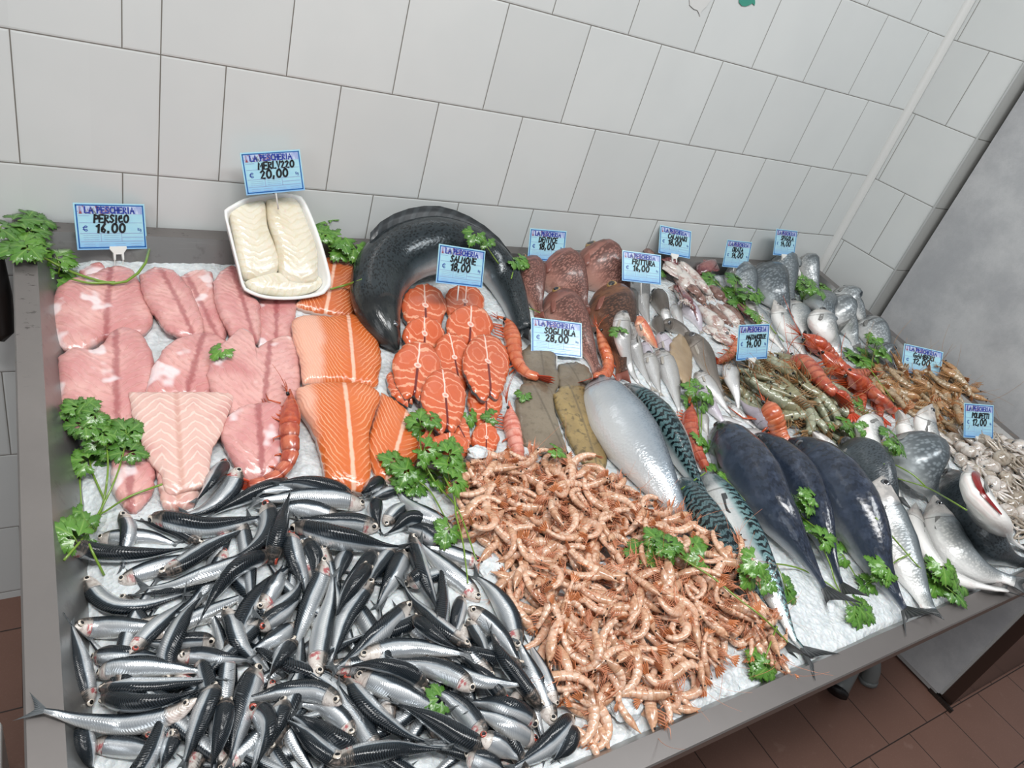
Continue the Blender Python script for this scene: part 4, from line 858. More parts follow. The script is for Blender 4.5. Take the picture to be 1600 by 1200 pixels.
def parsley(label, stems, leaves, size=.024, thick=.0014, lift=.006, name='parsley_sprig'):
    stems = [PX(r, p) for r, p in stems]; lv = [q for r, p in leaves for q in PX(r, p)]
    allp = (stems[0] if stems else []) + lv; c0 = drop([allp[0]], .0)[0]
    t = empty(name, L2W(c0), label, 'parsley'); ends = []
    for s in stems:
        pb = spline(s, 14); h = drop(pb)[:, 2] + thick * 1.5 + .002; hs = h.copy()
        for _ in range(6): hs[1:-1] = (hs[:-2] + 2 * hs[1:-1] + hs[2:]) / 4; hs = np.maximum(hs, h - .001)
        P = at_h(pb, hs + .001); mb = MB(); tube(mb, P, [thick * 1.1, thick, thick * .7], 7); mb.build('stem', M_STEM, t); ends.append(P)
    cen = np.array(lv).mean(0) if lv else None
    for q in lv:
        p = drop([q])[0]; p = at_h([q], [p[2] + lift + random.uniform(0, .008)])[0]; L = size * random.uniform(.85, 1.2)
        if ends:   # leaf grows away from the nearest stem point
            allP = np.vstack(ends); k = np.argmin(((allP - p) ** 2).sum(1)); away = p - allP[k]
            if np.linalg.norm(away) < .004: away = np.array([math.cos(k), math.sin(k), 0])
        else: away = np.array([random.uniform(-1, 1), random.uniform(-1, 1), .0])
        a = math.atan2(away[1], away[0]) + random.uniform(-.4, .4)
        up = nrm(np.array([random.uniform(-.3, .3), random.uniform(-.45, .1), 1.0])); d = nrm(np.array([math.cos(a), math.sin(a), random.uniform(-.1, .2)])); d = nrm(d - up * (d @ up))
        mb = MB(); base = p - d * L * .35
        leaflet(mb, base, d, up, L * .72, .3); 
        side = np.cross(up, d)
        for sg in (1, -1): leaflet(mb, base - d * L * .12 + side * sg * L * .08, nrm(d * .35 + side * sg), nrm(up + side * sg * .1), L * .60, .3)
        lf = mb.build('leaf', M_LEAF, t)
        if ends:
            mb = MB(); tube(mb, [base, (base + allP[k]) / 2 + (0, 0, .002), allP[k]], thick * .5, 5); mb.build('leaf_stalk', M_STEM, lf) if False else mb.build('leaf_stalk', M_STEM, t)
    return t

# ------------------------------------------------------------------ squid and octopus
def squid(label, pts, W, mat, lift=.75, arms=True, grp=None):
    """pts from head to mantle tip"""
    pb = spline(pts, 14); mid = drop([pb[6]])[0]; R = W / 2 * depthL(mid) / FPX; t = np.linspace(0, 1, 14)
    pr = np.interp(t, [0, .06, .2, .5, .8, .93, 1], [.62, .85, 1, .95, .62, .3, .06]); h = drop(pb)[:, 2] + R * .6 * lift * pr; hs = h.copy()
    for _ in range(4): hs[1:-1] = (hs[:-2] + 2 * hs[1:-1] + hs[2:]) / 4
    P = at_h(pb, hs); T_, D, S = frames(P, 0); stamp(P, R * pr, R * .5 * pr); tt = empty('squid', L2W(P[6] - (0, 0, R * .6)), label, 'squid', grp)
    mb = MB(); mb.add(*sweep(P, D, S, R * .62 * pr, R * pr, 14)); mb.build('mantle', mat, tt)
    L = np.linalg.norm(P[-1] - P[0])
    for sg in (1, -1):
        A = []; B_ = []
        for k in np.linspace(.55, .97, 8):
            p = np.array([np.interp(k, t, P[:, c]) for c in range(3)]); i = int(k * 13); r = np.interp(k, t, pr) * R; x = (k - .55) / .42; A.append(p + S[i] * sg * r * .9); B_.append(p + S[i] * sg * (r + R * .7 * math.sin(math.pi * min(.99, x * .95 + .03))) - D[i] * R * .2)
        mb = MB(); finmesh(mb, A, B_, D[7], .0008); mb.build('fin', mat, tt)
    if arms:
        hd = P[0] - T_[0] * R * .3; mb = MB(); Q = np.array([P[0] + T_[0] * R * .1, hd, hd - T_[0] * R * .7, hd - T_[0] * R * 1.0]); mb.add(*sweep(Q, D[:1].repeat(4, 0), S[:1].repeat(4, 0), R * np.array([.3, .42, .36, .15]), R * np.array([.4, .55, .45, .2]), 10)); mb.build('head', mat, tt)
        for sg in (1, -1): mb = MB(); dome(mb, hd - T_[0] * R * .3 + S[0] * sg * R * .36 + D[0] * R * .3, S[0] * sg * .6 + D[0], R * .17, R * .08); mb.build('eye', EYE_D, tt)
        for k in range(7):
            a = (k - 3) / 3; b = hd - T_[0] * R * .8 + S[0] * a * R * .3; e = b - T_[0] * R * random.uniform(1.2, 2.2) + S[0] * a * R * .7; m_ = (b + e) / 2 + S[0] * random.uniform(-.3, .3) * R; e[2] -= R * .25
            mb = MB(); tube(mb, spline([b, m_, e], 7), [R * .13, R * .09, R * .03], 6); mb.build('tentacle', mat, tt)
    return tt
def octo_template(seed, mat):
    rg = random.Random(seed); R = .017; P = np.array([[-.028, 0, .004], [-.02, .001, .008], [-.008, .0, .011], [.004, .001, .009], [.012, 0, .006]]); T_, D, S = frames(P, 0)
    b = MB(); b.add(*sweep(P, D, S, R * np.array([.25, .62, .75, .5, .3]), R * np.array([.4, .85, .95, .6, .4]), 12)); parts = {'mantle': b}
    arms = []
    for k in range(8):
        a = (k - 3.5) / 3.5 * 1.9; cur = np.array([.012, 0, .004]); d = a; pts = [cur.copy()]; L = rg.uniform(.05, .075); cl = rg.uniform(-1, 1) * 4.5
        for i in range(9): d += cl * (i / 9) * .16; cur = cur + np.array([math.cos(d), math.sin(d), rg.uniform(-.12, .1)]) * L / 9; cur[2] = max(cur[2], -.003); pts.append(cur.copy())
        m_ = MB(); tube(m_, pts, [R * .27, R * .2, R * .12, R * .04], 7); arms.append(m_)
    me = {('mantle', 0): b.mesh('octopus_mantle', mat)}
    for i, m_ in enumerate(arms): me[('arm', i)] = m_.mesh('octopus_arm', mat)
    e = MB(); dome(e, np.array([.004, .009, .012]), (0, .8, .6), .003, .0018); dome(e, np.array([.004, -.009, .012]), (0, -.8, .6), .003, .0018); me[('eyes', 0)] = e.mesh('octopus_eyes', EYE_D)
    return me, np.array([[x, 0, 0] for x in np.linspace(-.03, .05, 9)]), None
def scatter_octo(tpl, u, v, phi, sc, label, grp):
    me, P, _ = tpl; m = {k: x for k, x in me.items()}
    root = scatter((({}), P, None), u, v, phi, sc, .012, 'small_octopus', label, 'octopus', grp, rocks=.35, rest=.3)
    for (k, i), x in m.items(): o = bpy.data.objects.new(k, x); COL.objects.link(o); o.parent = root
    return root

# ================================================================== the display, from the lowest layer up
SR, SL = 1, -1
# ---- perch fillets (back left)
g_ = 'pink perch fillets at the back left'
def fil(r, out, ax, kind, thick, label, cat='fish fillet', name='fish_fillet', grp=None, edge=None, **k):
    return slab(name, label, cat, grp, PX(r, out), PX(r, ax), FL[kind], thick, edge, **k)
fil('A', [(330, 590), (400, 555), (435, 565), (430, 620), (340, 640)], [(400, 640), (350, 560)], 'perch', .012, 'small pink perch fillet piece by the back edge, left of the white card clip', grp=g_)
fil('A', [(750, 610), (800, 585), (880, 590), (900, 700), (945, 810), (935, 880), (860, 870), (800, 760)], [(780, 620), (900, 860)], 'perch', .014, 'narrow pink perch fillet by the back edge between two wider ones', grp=g_)
fil('A', [(1070, 700), (1150, 680), (1240, 700), (1232, 780), (1215, 880), (1100, 900), (1070, 880)], [(1150, 690), (1150, 900)], 'perch', .014, 'pink perch fillet just below the white foam tray', grp=g_)
fil('A', [(235, 650), (300, 610), (380, 595), (460, 562), (540, 570), (580, 620), (610, 700), (640, 780), (600, 840), (500, 850), (430, 870), (340, 910), (245, 890), (215, 790), (220, 710)], [(460, 570), (440, 890)], 'perch', .020, 'wide pink double perch fillet in the back left corner', grp=g_)
fil('A', [(580, 600), (640, 568), (720, 580), (770, 630), (810, 690), (850, 800), (840, 845), (780, 858), (700, 830), (650, 770), (600, 690)], [(660, 570), (800, 850)], 'perch', .018, 'dark pink perch fillet slanting down from the back edge', grp=g_)
fil('A', [(890, 630), (920, 585), (975, 560), (1010, 620), (1050, 690), (1085, 730), (1085, 860), (1040, 890), (980, 870), (930, 790), (900, 720)], [(960, 570), (1060, 880)], 'perch', .018, 'pink perch fillet with a pale patch, left under the foam tray', grp=g_)
fil('E', [(560, 400), (640, 380), (770, 420), (772, 560), (740, 630), (665, 690), (610, 650), (555, 560)], [(650, 390), (650, 680)], 'perch', .016, 'lowest pink perch fillet half hidden under the parsley at the left', grp=g_)
fil('A', [(240, 940), (300, 900), (400, 905), (480, 822), (560, 822), (610, 870), (645, 960), (640, 1060), (615, 1150), (620, 1250), (560, 1280), (470, 1290), (330, 1260), (260, 1150), (245, 1040)], [(480, 830), (490, 1280)], 'perch', .020, 'long pink double perch fillet with white skin along the left rim', grp=g_)
fil('A', [(640, 970), (700, 890), (770, 855), (860, 840), (930, 860), (960, 900), (940, 1000), (900, 1100), (760, 1110), (620, 1100), (625, 1020)], [(850, 850), (780, 1100)], 'perch', .019, 'pink perch fillet in the middle of the front fillet row', grp=g_)
fil('A', [(865, 1010), (890, 920), (950, 865), (1000, 820), (1050, 840), (1070, 900), (1130, 870), (1210, 850), (1245, 930), (1255, 1050), (1240, 1150), (1180, 1240), (1080, 1250), (960, 1180), (890, 1100)], [(1130, 840), (1090, 1240)], 'perch', .021, 'pink perch fillet with a large white membrane patch beside the salmon', grp=g_)
fil('E', [(1100, 300), (1150, 200), (1250, 150), (1400, 150), (1450, 250), (1420, 420), (1360, 520), (1220, 525), (1160, 430)], [(1290, 160), (1310, 520)], 'perch', .018, 'pink perch fillet lying under the big red prawn', grp=g_)
fil('E', [(780, 480), (860, 560), (990, 540), (1000, 600), (960, 665), (830, 672), (800, 600)], [(890, 500), (890, 670)], 'pale_perch', .014, 'end of a pale fillet sticking out under the large pale double fillet', grp=g_)
fil('E', [(643, 92), (850, 90), (1060, 92), (1168, 108), (1140, 210), (1108, 300), (1062, 380), (1052, 480), (1035, 545), (940, 580), (850, 602), (815, 555), (805, 500), (740, 430), (705, 330), (665, 220)], [(880, 92), (910, 590)], 'pale_perch', .013, 'large pale pink double fillet lying on top of the front row', grp=g_)
# ---- salmon fillets
fil('B', [(340, 250), (430, 255), (545, 255), (548, 300), (505, 400), (490, 535), (340, 530), (200, 490), (250, 470), (340, 420)], [(400, 260), (350, 530)], 'salmon_back', .02, 'orange salmon fillet at the back, partly under the foam tray', edge=M_FAT)
fil('B', [(182, 560), (240, 535), (380, 540), (490, 530), (560, 560), (610, 640), (634, 760), (620, 830), (600, 893), (430, 872), (290, 872), (240, 862), (222, 750), (190, 650)], [(458, 540), (492, 880)], 'salmon', .024, 'broad orange salmon fillet with a pale belly edge, upper of the two large ones', edge=M_FAT)
fil('F', [(630, 90), (700, 130), (780, 200), (862, 300), (830, 380), (790, 480), (740, 535), (660, 530), (600, 500), (565, 400), (570, 300), (600, 190)], [(760, 190), (670, 500)], 'salmon', .02, 'triangular orange salmon fillet beside the parsley sprig', edge=M_FAT)
fil('F', [(207, 62), (300, 40), (440, 34), (560, 45), (628, 98), (600, 190), (572, 300), (575, 400), (582, 480), (545, 582), (450, 560), (365, 545), (335, 430), (310, 330), (265, 240), (215, 160)], [(440, 40), (490, 560)], 'salmon', .024, 'large orange salmon fillet with a white centre line, lower of the pair', edge=M_FAT)
# ---- whole salmon
fish('whole_salmon', 'whole dark salmon curled in an arch around the salmon steaks', 'salmon', None, PX('B', [(706, 730), (650, 640), (605, 520), (612, 380), (700, 270), (860, 205), (1040, 215), (1190, 300), (1270, 430), (1318, 570), (1335, 690)]), 80, 'salmon', M_SALM, .5, ratio=.8, eye=(EYE_D, .03, .3), tail=(.05, .8, M_FIN_S), n=34, ns=20, lift=.7, smooth=10, fins=('dorsal',), finm=M_FIN_S)
# ---- salmon steaks
def steak(r, cx, cy, w_, h_, rot, label, flap=.35, grp='salmon steaks'):
    pts = []; 
    for a in np.linspace(0, 2 * math.pi, 40, endpoint=False):
        x = math.sin(a); y = -math.cos(a); k = 1.0
        if y > 0: x *= 1 - .22 * y; y *= 1.15 + flap * .5
        if y > .75: y -= .28 * math.exp(-(x / .16) ** 2)
        pts.append((x * w_ / 2, y * h_ / 2))
    c, s = math.cos(rot), math.sin(rot); pts = [(x * 1.1, y * 1.12) for x, y in pts]; q = [(cx + x * c - y * s, cy + x * s + y * c) for x, y in pts]
    slab('salmon_steak', label, 'salmon steak', grp, PX(r, q), PX(r, [(cx, cy), (cx + math.sin(rot) * h_ / 2, cy - math.cos(rot) * h_ / 2)]), M_STEAK, .02, M_SKINEDGE, cen=PX(r, [(cx, cy)])[0], uvn=None, dome_=.12)
SK = []
def steak2(r, cx, cy, w_, h_, rot, label, **k):
    o = steak(r, cx, cy, w_, h_, rot, label, **k)
_oslab = slab
def slab(name, label, cat, grp, out, axis, mat, thick=.018, edge=None, **k):
    if mat is M_STEAK:
        o = np.array(out); wd = np.ptp(o @ np.array([1, 0])); dep = depthL(drop([k['cen']])[0]); k['uvn'] = 1 / (wd / 2 * dep / FPX)
    return _oslab(name, label, cat, grp, out, axis, mat, thick, edge, **k)
steak('B', 1045, 480, 190, 170, .1, 'salmon steak at the back right under the salmon price card', flap=.1)
steak('B', 845, 500, 205, 210, -.05, 'salmon steak at the back left inside the curled salmon')
steak('B', 842, 640, 190, 165, .0, 'small salmon steak overlapping the back left one', flap=0)
steak('B', 1072, 595, 215, 190, .05, 'salmon steak right of centre in the second row', flap=.1)
steak('B', 722, 900, 90, 170, -.55, 'loose strip of salmon belly at the left of the steaks', flap=0)
steak('B', 990, 760, 175, 240, -.2, 'narrow salmon steak in the middle of the group')
steak('B', 808, 800, 225, 235, .1, 'round salmon steak at the left edge of the group')
steak('B', 1150, 970, 165, 190, 0, 'salmon steak beside the long feelers of the pink prawn')
steak('B', 1157, 780, 215, 265, -.12, 'large salmon steak touching the curved orange prawn')
steak('F', 1150, 330, 130, 150, 0, 'small salmon steak end with a white bone below the others', flap=0)
steak('F', 860, 340, 70, 110, .4, 'bit of salmon steak peeping out beside the parsley', flap=0)
steak('F', 1000, 260, 110, 200, -.55, 'salmon steak flap hanging over towards the parsley', flap=0)
steak('F', 968, 370, 200, 130, 0, 'lowest salmon steak, half under the parsley leaves', flap=.1)
steak('B', 945, 950, 205, 260, -.1, 'tall salmon steak lying in the centre front of the group')
# ---- snappers (dentice)
SN = [('C', [(105, 285), (150, 390), (185, 480), (205, 580)], 165, M_DENT, 'reddish snapper next to the salmon, head at the back with a red tail'),
      ('C', [(250, 275), (320, 350), (390, 440), (440, 560)], 195, M_DENT, 'reddish snapper with head at the back, second from the salmon'),
      ('C', [(440, 245), (520, 320), (600, 420), (660, 540)], 205, M_DENT, 'reddish snapper at the back beside the mixed fish card'),
      ('C', [(265, 440), (340, 560), (430, 700), (490, 830), (505, 890)], 165, M_DENT, 'reddish snapper behind the sole price card'),
      ('C', [(545, 400), (560, 500), (585, 650), (610, 800), (612, 900)], 195, M_DENTB, 'brown snapper with a yellow eye, upright beside the small silver fish')]
for r, p, W, m, l in SN: fish('snapper', l, 'snapper', 'snappers', PX(r, p), W / REG[r][2], 'bream', m, .45, ratio=.5, eye=(EYE_Y, .055, .45), tail=(.12, 1.1, M_FIN_R), n=20, ns=16, fins=('pectoral',), finm=M_FIN_R)
# ---- soles
def sole(r, out, ax, kind, label, th_=.014): slab('sole', label, 'sole', 'soles', PX(r, out), PX(r, ax), FL[kind], th_, uvscale=10, dome_=.35)
sole('C', [(300, 790), (370, 780), (440, 800), (470, 860), (450, 920), (400, 930), (320, 910), (295, 860)], [(340, 790), (420, 930)], 'sole', 'grey brown sole at the top right of the four, mostly covered')
sole('C', [(115, 720), (180, 680), (260, 678), (290, 720), (292, 800), (308, 860), (290, 930), (270, 960), (200, 950), (130, 880), (112, 800)], [(200, 690), (230, 940)], 'sole', 'grey brown sole leaning against the sole price card')
sole('G', [(210, 170), (270, 125), (360, 130), (400, 180), (420, 300), (460, 420), (482, 500), (465, 560), (420, 550), (360, 510), (300, 420), (260, 320), (225, 240)], [(290, 140), (430, 550)], 'yellow_sole', 'yellowish blotched sole beside the big silver tunny')
sole('G', [(20, 200), (60, 120), (140, 110), (200, 150), (215, 240), (240, 330), (275, 430), (300, 500), (350, 590), (280, 560), (200, 510), (120, 450), (60, 420), (30, 330)], [(100, 120), (300, 560)], 'sole', 'large grey brown sole, lower left of the four, with parsley bits')
# ---- white-bellied small fish and mixed fry (frittura)
FRY = [('C', [(690, 350), (700, 420), (725, 520), (760, 640)], 105, 'hake', M_HAKE, .5, 'largest white hake with a dark head, just below the mixed fry card'),
 ('C', [(650, 430), (660, 500), (690, 600), (720, 680)], 70, 'hake', M_HAKEG, .2, 'grey hake squeezed behind the largest white one'),
 ('C', [(780, 445), (815, 510), (845, 580), (870, 640)], 75, 'hake', M_HAKEG, .1, 'dark grey fish slanting beside the large white hake'),
 ('C', [(825, 520), (835, 560), (850, 620), (860, 660)], 50, 'hake', M_HAKE, .8, 'small white fish under the dark grey one'),
 ('C', [(880, 500), (890, 550), (915, 610), (930, 660)], 60, 'hake', M_HAKE, .8, 'short silvery fish beside the squid heads'),
 ('C', [(905, 495), (950, 530), (990, 580), (1015, 650)], 85, 'hake', M_LILAC, .4, 'smooth lilac-white fish curving next to the squid'),
 ('C', [(785, 570), (800, 620), (815, 680), (830, 730)], 55, 'hake', M_HAKEG, .2, 'small brownish fish behind the pink mullet tail'),
 ('C', [(820, 590), (880, 610), (940, 650), (1000, 740)], 55, 'hake', M_HAKEG, .3, 'slim grey fish crossing above the tan sole'),
 ('C', [(620, 530), (612, 620), (630, 740), (670, 850), (735, 935)], 90, 'hake', M_HAKE, .7, 'long curved silver hake next to the brown snapper'),
 ('C', [(645, 590), (665, 670), (700, 780), (740, 870), (785, 950)], 78, 'hake', M_HAKE, .6, 'slender hake with a dark eye, second from the brown snapper'),
 ('C', [(715, 690), (740, 740), (770, 800), (800, 870)], 55, 'hake', M_LILAC, .6, 'pale small fish under the mullet'),
 ('C', [(735, 745), (760, 800), (785, 880), (815, 965)], 80, 'hake', M_HAKE, .6, 'silver hake with scratched side, third from the brown snapper'),
 ('C', [(800, 640), (830, 700), (870, 770), (905, 850), (915, 900)], 70, 'hake', M_LILAC, .5, 'lilac fish lying between silver hake and tan sole'),
 ('C', [(790, 730), (830, 790), (865, 880), (890, 980), (910, 1070)], 100, 'hake', M_HAKE, .6, 'broad silver hake ending beside the mackerel'),
 ('C', [(675, 560), (700, 600), (745, 660), (795, 725)], 75, 'hake', M_MULL, .6, 'pink and orange red mullet among the silver fish')]
for r, p, W, pf, m, ro, l in FRY: fish('red_mullet' if m is M_MULL else 'small_fish', l, 'fish', 'mixed fry', PX(r, p), W / REG[r][2], pf, m, ro * SR, ratio=.7, eye=(EYE_D, .075, .5), tail=(.1, 1.0, M_FIN_P), n=16, fins=() if W < 70 else ('pectoral',), finm=M_FIN_P)
slab('tan_sole', 'small smooth tan sole among the mixed fry', 'sole', None, PX('C', [(860, 680), (900, 640), (935, 660), (965, 740), (972, 820), (960, 880), (945, 900), (925, 880), (890, 830), (862, 760)]), PX('C', [(900, 640), (950, 900)]), FL['tan_sole'], .012, dome_=.35)
# ---- squid (calamari)
SQ = [('C', [(760, 260), (735, 215)], 60, M_SQB, 'brown squid at the back edge behind the squid card'),
 ('C', [(880, 290), (830, 262)], 60, M_SQP, 'purplish squid beside the clip of the squid card'),
 ('C', [(960, 430), (900, 350), (830, 280)], 110, M_SQ, 'large white squid in the back row'),
 ('C', [(1020, 430), (960, 350), (900, 275)], 90, M_SQ, 'white squid with an orange blotch, right of the large white one'),
 ('C', [(990, 340), (1040, 310), (1085, 275)], 75, M_SQP, 'purple squid pointing up to the right at the back edge'),
 ('C', [(1050, 440), (1010, 400), (970, 370)], 60, M_SQ, 'pale squid in the middle of the squid heap'),
 ('C', [(1120, 470), (1070, 420), (1030, 390)], 70, M_SQB, 'mottled squid near the parsley at the back'),
 ('C', [(930, 480), (900, 430), (870, 400)], 70, M_SQ, 'white squid lying behind the silvery fry'),
 ('C', [(960, 500), (920, 440), (890, 395)], 55, M_SQP, 'dark red squid with a white spot'),
 ('C', [(1020, 490), (985, 430), (955, 395)], 62, M_SQB, 'brown cigar-shaped squid lying across the white ones'),
 ('C', [(1110, 620), (1050, 560), (990, 500)], 105, M_SQ, 'broad pale squid beside the lilac fish'),
 ('C', [(1140, 590), (1090, 540), (1050, 490)], 60, M_SQB, 'slim brown squid right of the broad pale one'),
 ('C', [(1190, 600), (1140, 540), (1085, 490)], 70, M_SQ, 'pale squid in front of the prawn price card'),
 ('C', [(1210, 590), (1170, 530), (1120, 495)], 62, M_SQB, 'red brown squid above the prawn price card'),
 ('C', [(1290, 590), (1240, 540), (1180, 495)], 66, M_SQ, 'white squid beside the parsley bunch'),
 ('C', [(1260, 560), (1210, 510), (1160, 470)], 50, M_SQP, 'narrow purple squid under the parsley bunch'),
 ('C', [(1130, 660), (1080, 640), (1030, 600)], 70, M_SQ, 'squid with large dark eyes above the orange prawn'),
 ('C', [(1170, 700), (1120, 670), (1080, 640)], 66, M_SQ, 'crumpled pale squid next to the orange prawn')]
for r, p, W, m, l in SQ: squid(l, PX(r, p), W / REG[r][2], m, grp='squid')
prawn('orange prawn behind the prawn price card', PX('C', [(1215, 650), (1190, 720), (1130, 770), (1075, 790)]), 70 / 3.2, 'orange', .7, feel=.03, name='orange_prawn')
# ---- bream and sea bass at the back right (orata, spigola)
BB = [('D', [(155, 235), (185, 300), (230, 400), (290, 500)], 120, 'bream', M_BREAM, .4, 'striped sea bream head below the second card from the right at the back'),
 ('D', [(270, 275), (330, 350), (390, 440), (430, 540)], 175, 'bream', M_BREAMD, .4, 'largest grey sea bream at the back, scales showing'),
 ('D', [(385, 195), (395, 270), (420, 370), (450, 460)], 110, 'bass', M_BREAM, .3, 'striped fish standing at the back edge below the rightmost back card'),
 ('D', [(440, 190), (452, 260), (480, 350), (520, 450)], 85, 'bass', M_BASS, .9, 'white-bellied fish with red gills at the back edge'),
 ('D', [(515, 200), (525, 270), (550, 350), (590, 440)], 85, 'bream', M_BREAM, .4, 'small striped fish in the far back corner'),
 ('D', [(200, 400), (280, 500), (350, 600), (430, 700)], 85, 'bass', M_BASS, .8, 'slim white-sided fish below the parsley bunch'),
 ('D', [(690, 365), (740, 420), (790, 500), (820, 590)], 115, 'bream', M_BREAM, .5, 'striped sea bream nearest the right rim'),
 ('D', [(650, 420), (700, 500), (740, 580), (770, 660)], 130, 'bream', M_BREAM, .4, 'striped sea bream second from the right rim'),
 ('D', [(560, 385), (600, 440), (650, 520), (680, 600)], 150, 'bream', M_BREAMD, .6, 'grey sea bream with a pale head below the dark parsley'),
 ('D', [(430, 410), (470, 490), (500, 560), (540, 640)], 130, 'bass', M_BASS, .7, 'pale fish with yellowish cheek in the second row'),
 ('D', [(575, 455), (600, 540), (650, 640), (700, 720)], 150, 'bass', M_BASS, .75, 'white-bellied fish with a pinkish head above the red prawns'),
 ('D', [(350, 410), (390, 510), (450, 600), (530, 730)], 115, 'bass', M_BASS, .9, 'long white-bellied sea bass pointing at the red prawns'),
 ('D', [(810, 510), (860, 590), (900, 680), (930, 760)], 120, 'bream', M_BREAM, .5, 'striped sea bream close to the card with prawns at the right rim'),
 ('D', [(900, 640), (925, 700), (950, 760)], 80, 'bream', M_BREAMD, .5, 'grey fish tail end beside the brown prawns')]
for r, p, W, pf, m, ro, l in BB: fish('sea_bream' if pf == 'bream' else 'sea_bass', l, 'fish', 'sea bream and sea bass at the back right', PX(r, p), W / REG[r][2], pf, m, ro * SR, ratio=.55, eye=(EYE_D, .05, .42), tail=(.1, 1.1, M_FIN_G), n=18, ns=14, fins=('pectoral',), finm=M_FIN_G)
# ---- grey prawns (mazzancolle) and brown prawns (gamberi)
def heap(kind, poly, n, mind, tpl, R, sc, name, cat, grp, lab, angs=None, order=None):
    pts = poly_points(PX(*poly), n, mind)
    for i, (u, v) in enumerate(pts):
        phi = rng.uniform(0, 6.28) if angs is None else rng.normal(angs[0], angs[1]) + (math.pi if rng.random() < .35 else 0)
        scatter(tpl[i % len(tpl)], u, v, phi, rng.uniform(*sc), R, name, lab(u, v, i), cat, grp)
TG = templates('grey', 5, .135, .0115, [.5, 1.1, 1.8, .9, 2.3], 40, .10)
TB = templates('brown', 5, .12, .0105, [.6, 1.2, 1.9, .9, 2.4], 50, .10)
def where(opts): return lambda u, v, i: opts[i % len(opts)] if callable(opts) is False else opts(u, v)
def lab_grey(u, v, i):
    return 'grey-green raw prawn in the heap ' + ('near the prawn price card' if v > -.50 else 'beside the red prawns' if u > 1.12 else 'above the dark bonitos' if v < -.62 else 'in the middle of the grey ones')
heap('grey', ('D', [(180, 790), (330, 700), (430, 740), (560, 860), (610, 900), (700, 1010), (700, 1100), (560, 1120), (450, 1060), (400, 960), (250, 960), (200, 900)]), 52, .028, TG, .0115, (1.0, 1.3), 'grey_prawn', 'prawn', 'grey-green prawns', lab_grey, (-.9, .8))
def lab_brown(u, v, i):
    return 'brown prawn in the heap ' + ('by the right rim' if u > 1.62 else 'under the card at the right rim' if v > -.42 else 'next to the red prawns' if u < 1.42 else 'behind the white-chinned sea bass')
heap('brown', ('D', [(830, 760), (1000, 750), (1180, 790), (1290, 880), (1320, 960), (1300, 1080), (1200, 1120), (1150, 1040), (1040, 990), (930, 940), (850, 850)]), 52, .028, TB, .0105, (.85, 1.15), 'brown_prawn', 'prawn', 'brown prawns at the right', lab_brown)
# ---- small octopuses (polipetti)
TO_ = [octo_template(3, M_OCT), octo_template(8, M_OCTP), octo_template(21, M_OCT), octo_template(33, M_OCTP), octo_template(45, M_OCTP)]
for i, (u, v) in enumerate(poly_points(PX('H', [(1190, 380), (1260, 300), (1420, 290), (1500, 330), (1600, 400), (1690, 520), (1690, 780), (1600, 800), (1500, 700), (1430, 600), (1300, 420)]), 62, .028)):
    l = 'small raw octopus in the heap ' + ('around the clip of the octopus card' if v > -.62 else 'along the right rim' if u > 1.65 else 'beside the fish with the open red gill')
    scatter_octo(TO_[i % 5], u, v, rng.uniform(0, 6.28), rng.uniform(.9, 1.3), l, 'small octopuses')
# ---- large red prawns at the right
for i, (r, p, W, k, l) in enumerate([
 ('D', [(640, 870), (700, 900), (745, 990)], 60, 'red', 'red prawn end at the bottom of the red prawn row'),
 ('D', [(740, 830), (780, 870), (790, 960)], 60, 'red', 'short red prawn tucked beneath the others in the row'),
 ('D', [(830, 880), (870, 920), (880, 1010)], 65, 'red', 'orange-red prawn beside the parsley leaf at the end of the row'),
 ('D', [(430, 700), (520, 745), (600, 830), (680, 900)], 95, 'red', 'red prawn with many feelers next to the grey prawns'),
 ('D', [(480, 585), (570, 640), (660, 720), (740, 800)], 95, 'red', 'long red prawn at the back of the row'),
 ('D', [(560, 660), (660, 740), (740, 790), (830, 770)], 80, 'red', 'red prawn with its tail spread near the parsley'),
 ('D', [(690, 760), (780, 830), (870, 900), (965, 985)], 85, 'red', 'red prawn stretched towards the sea bass heads'),
 ]): prawn(l, PX(r, p), W / REG[r][2], k, .5 if i % 2 else -.4, feel=.12, seed=60 + i, name='red_prawn', grp='red prawns at the right')

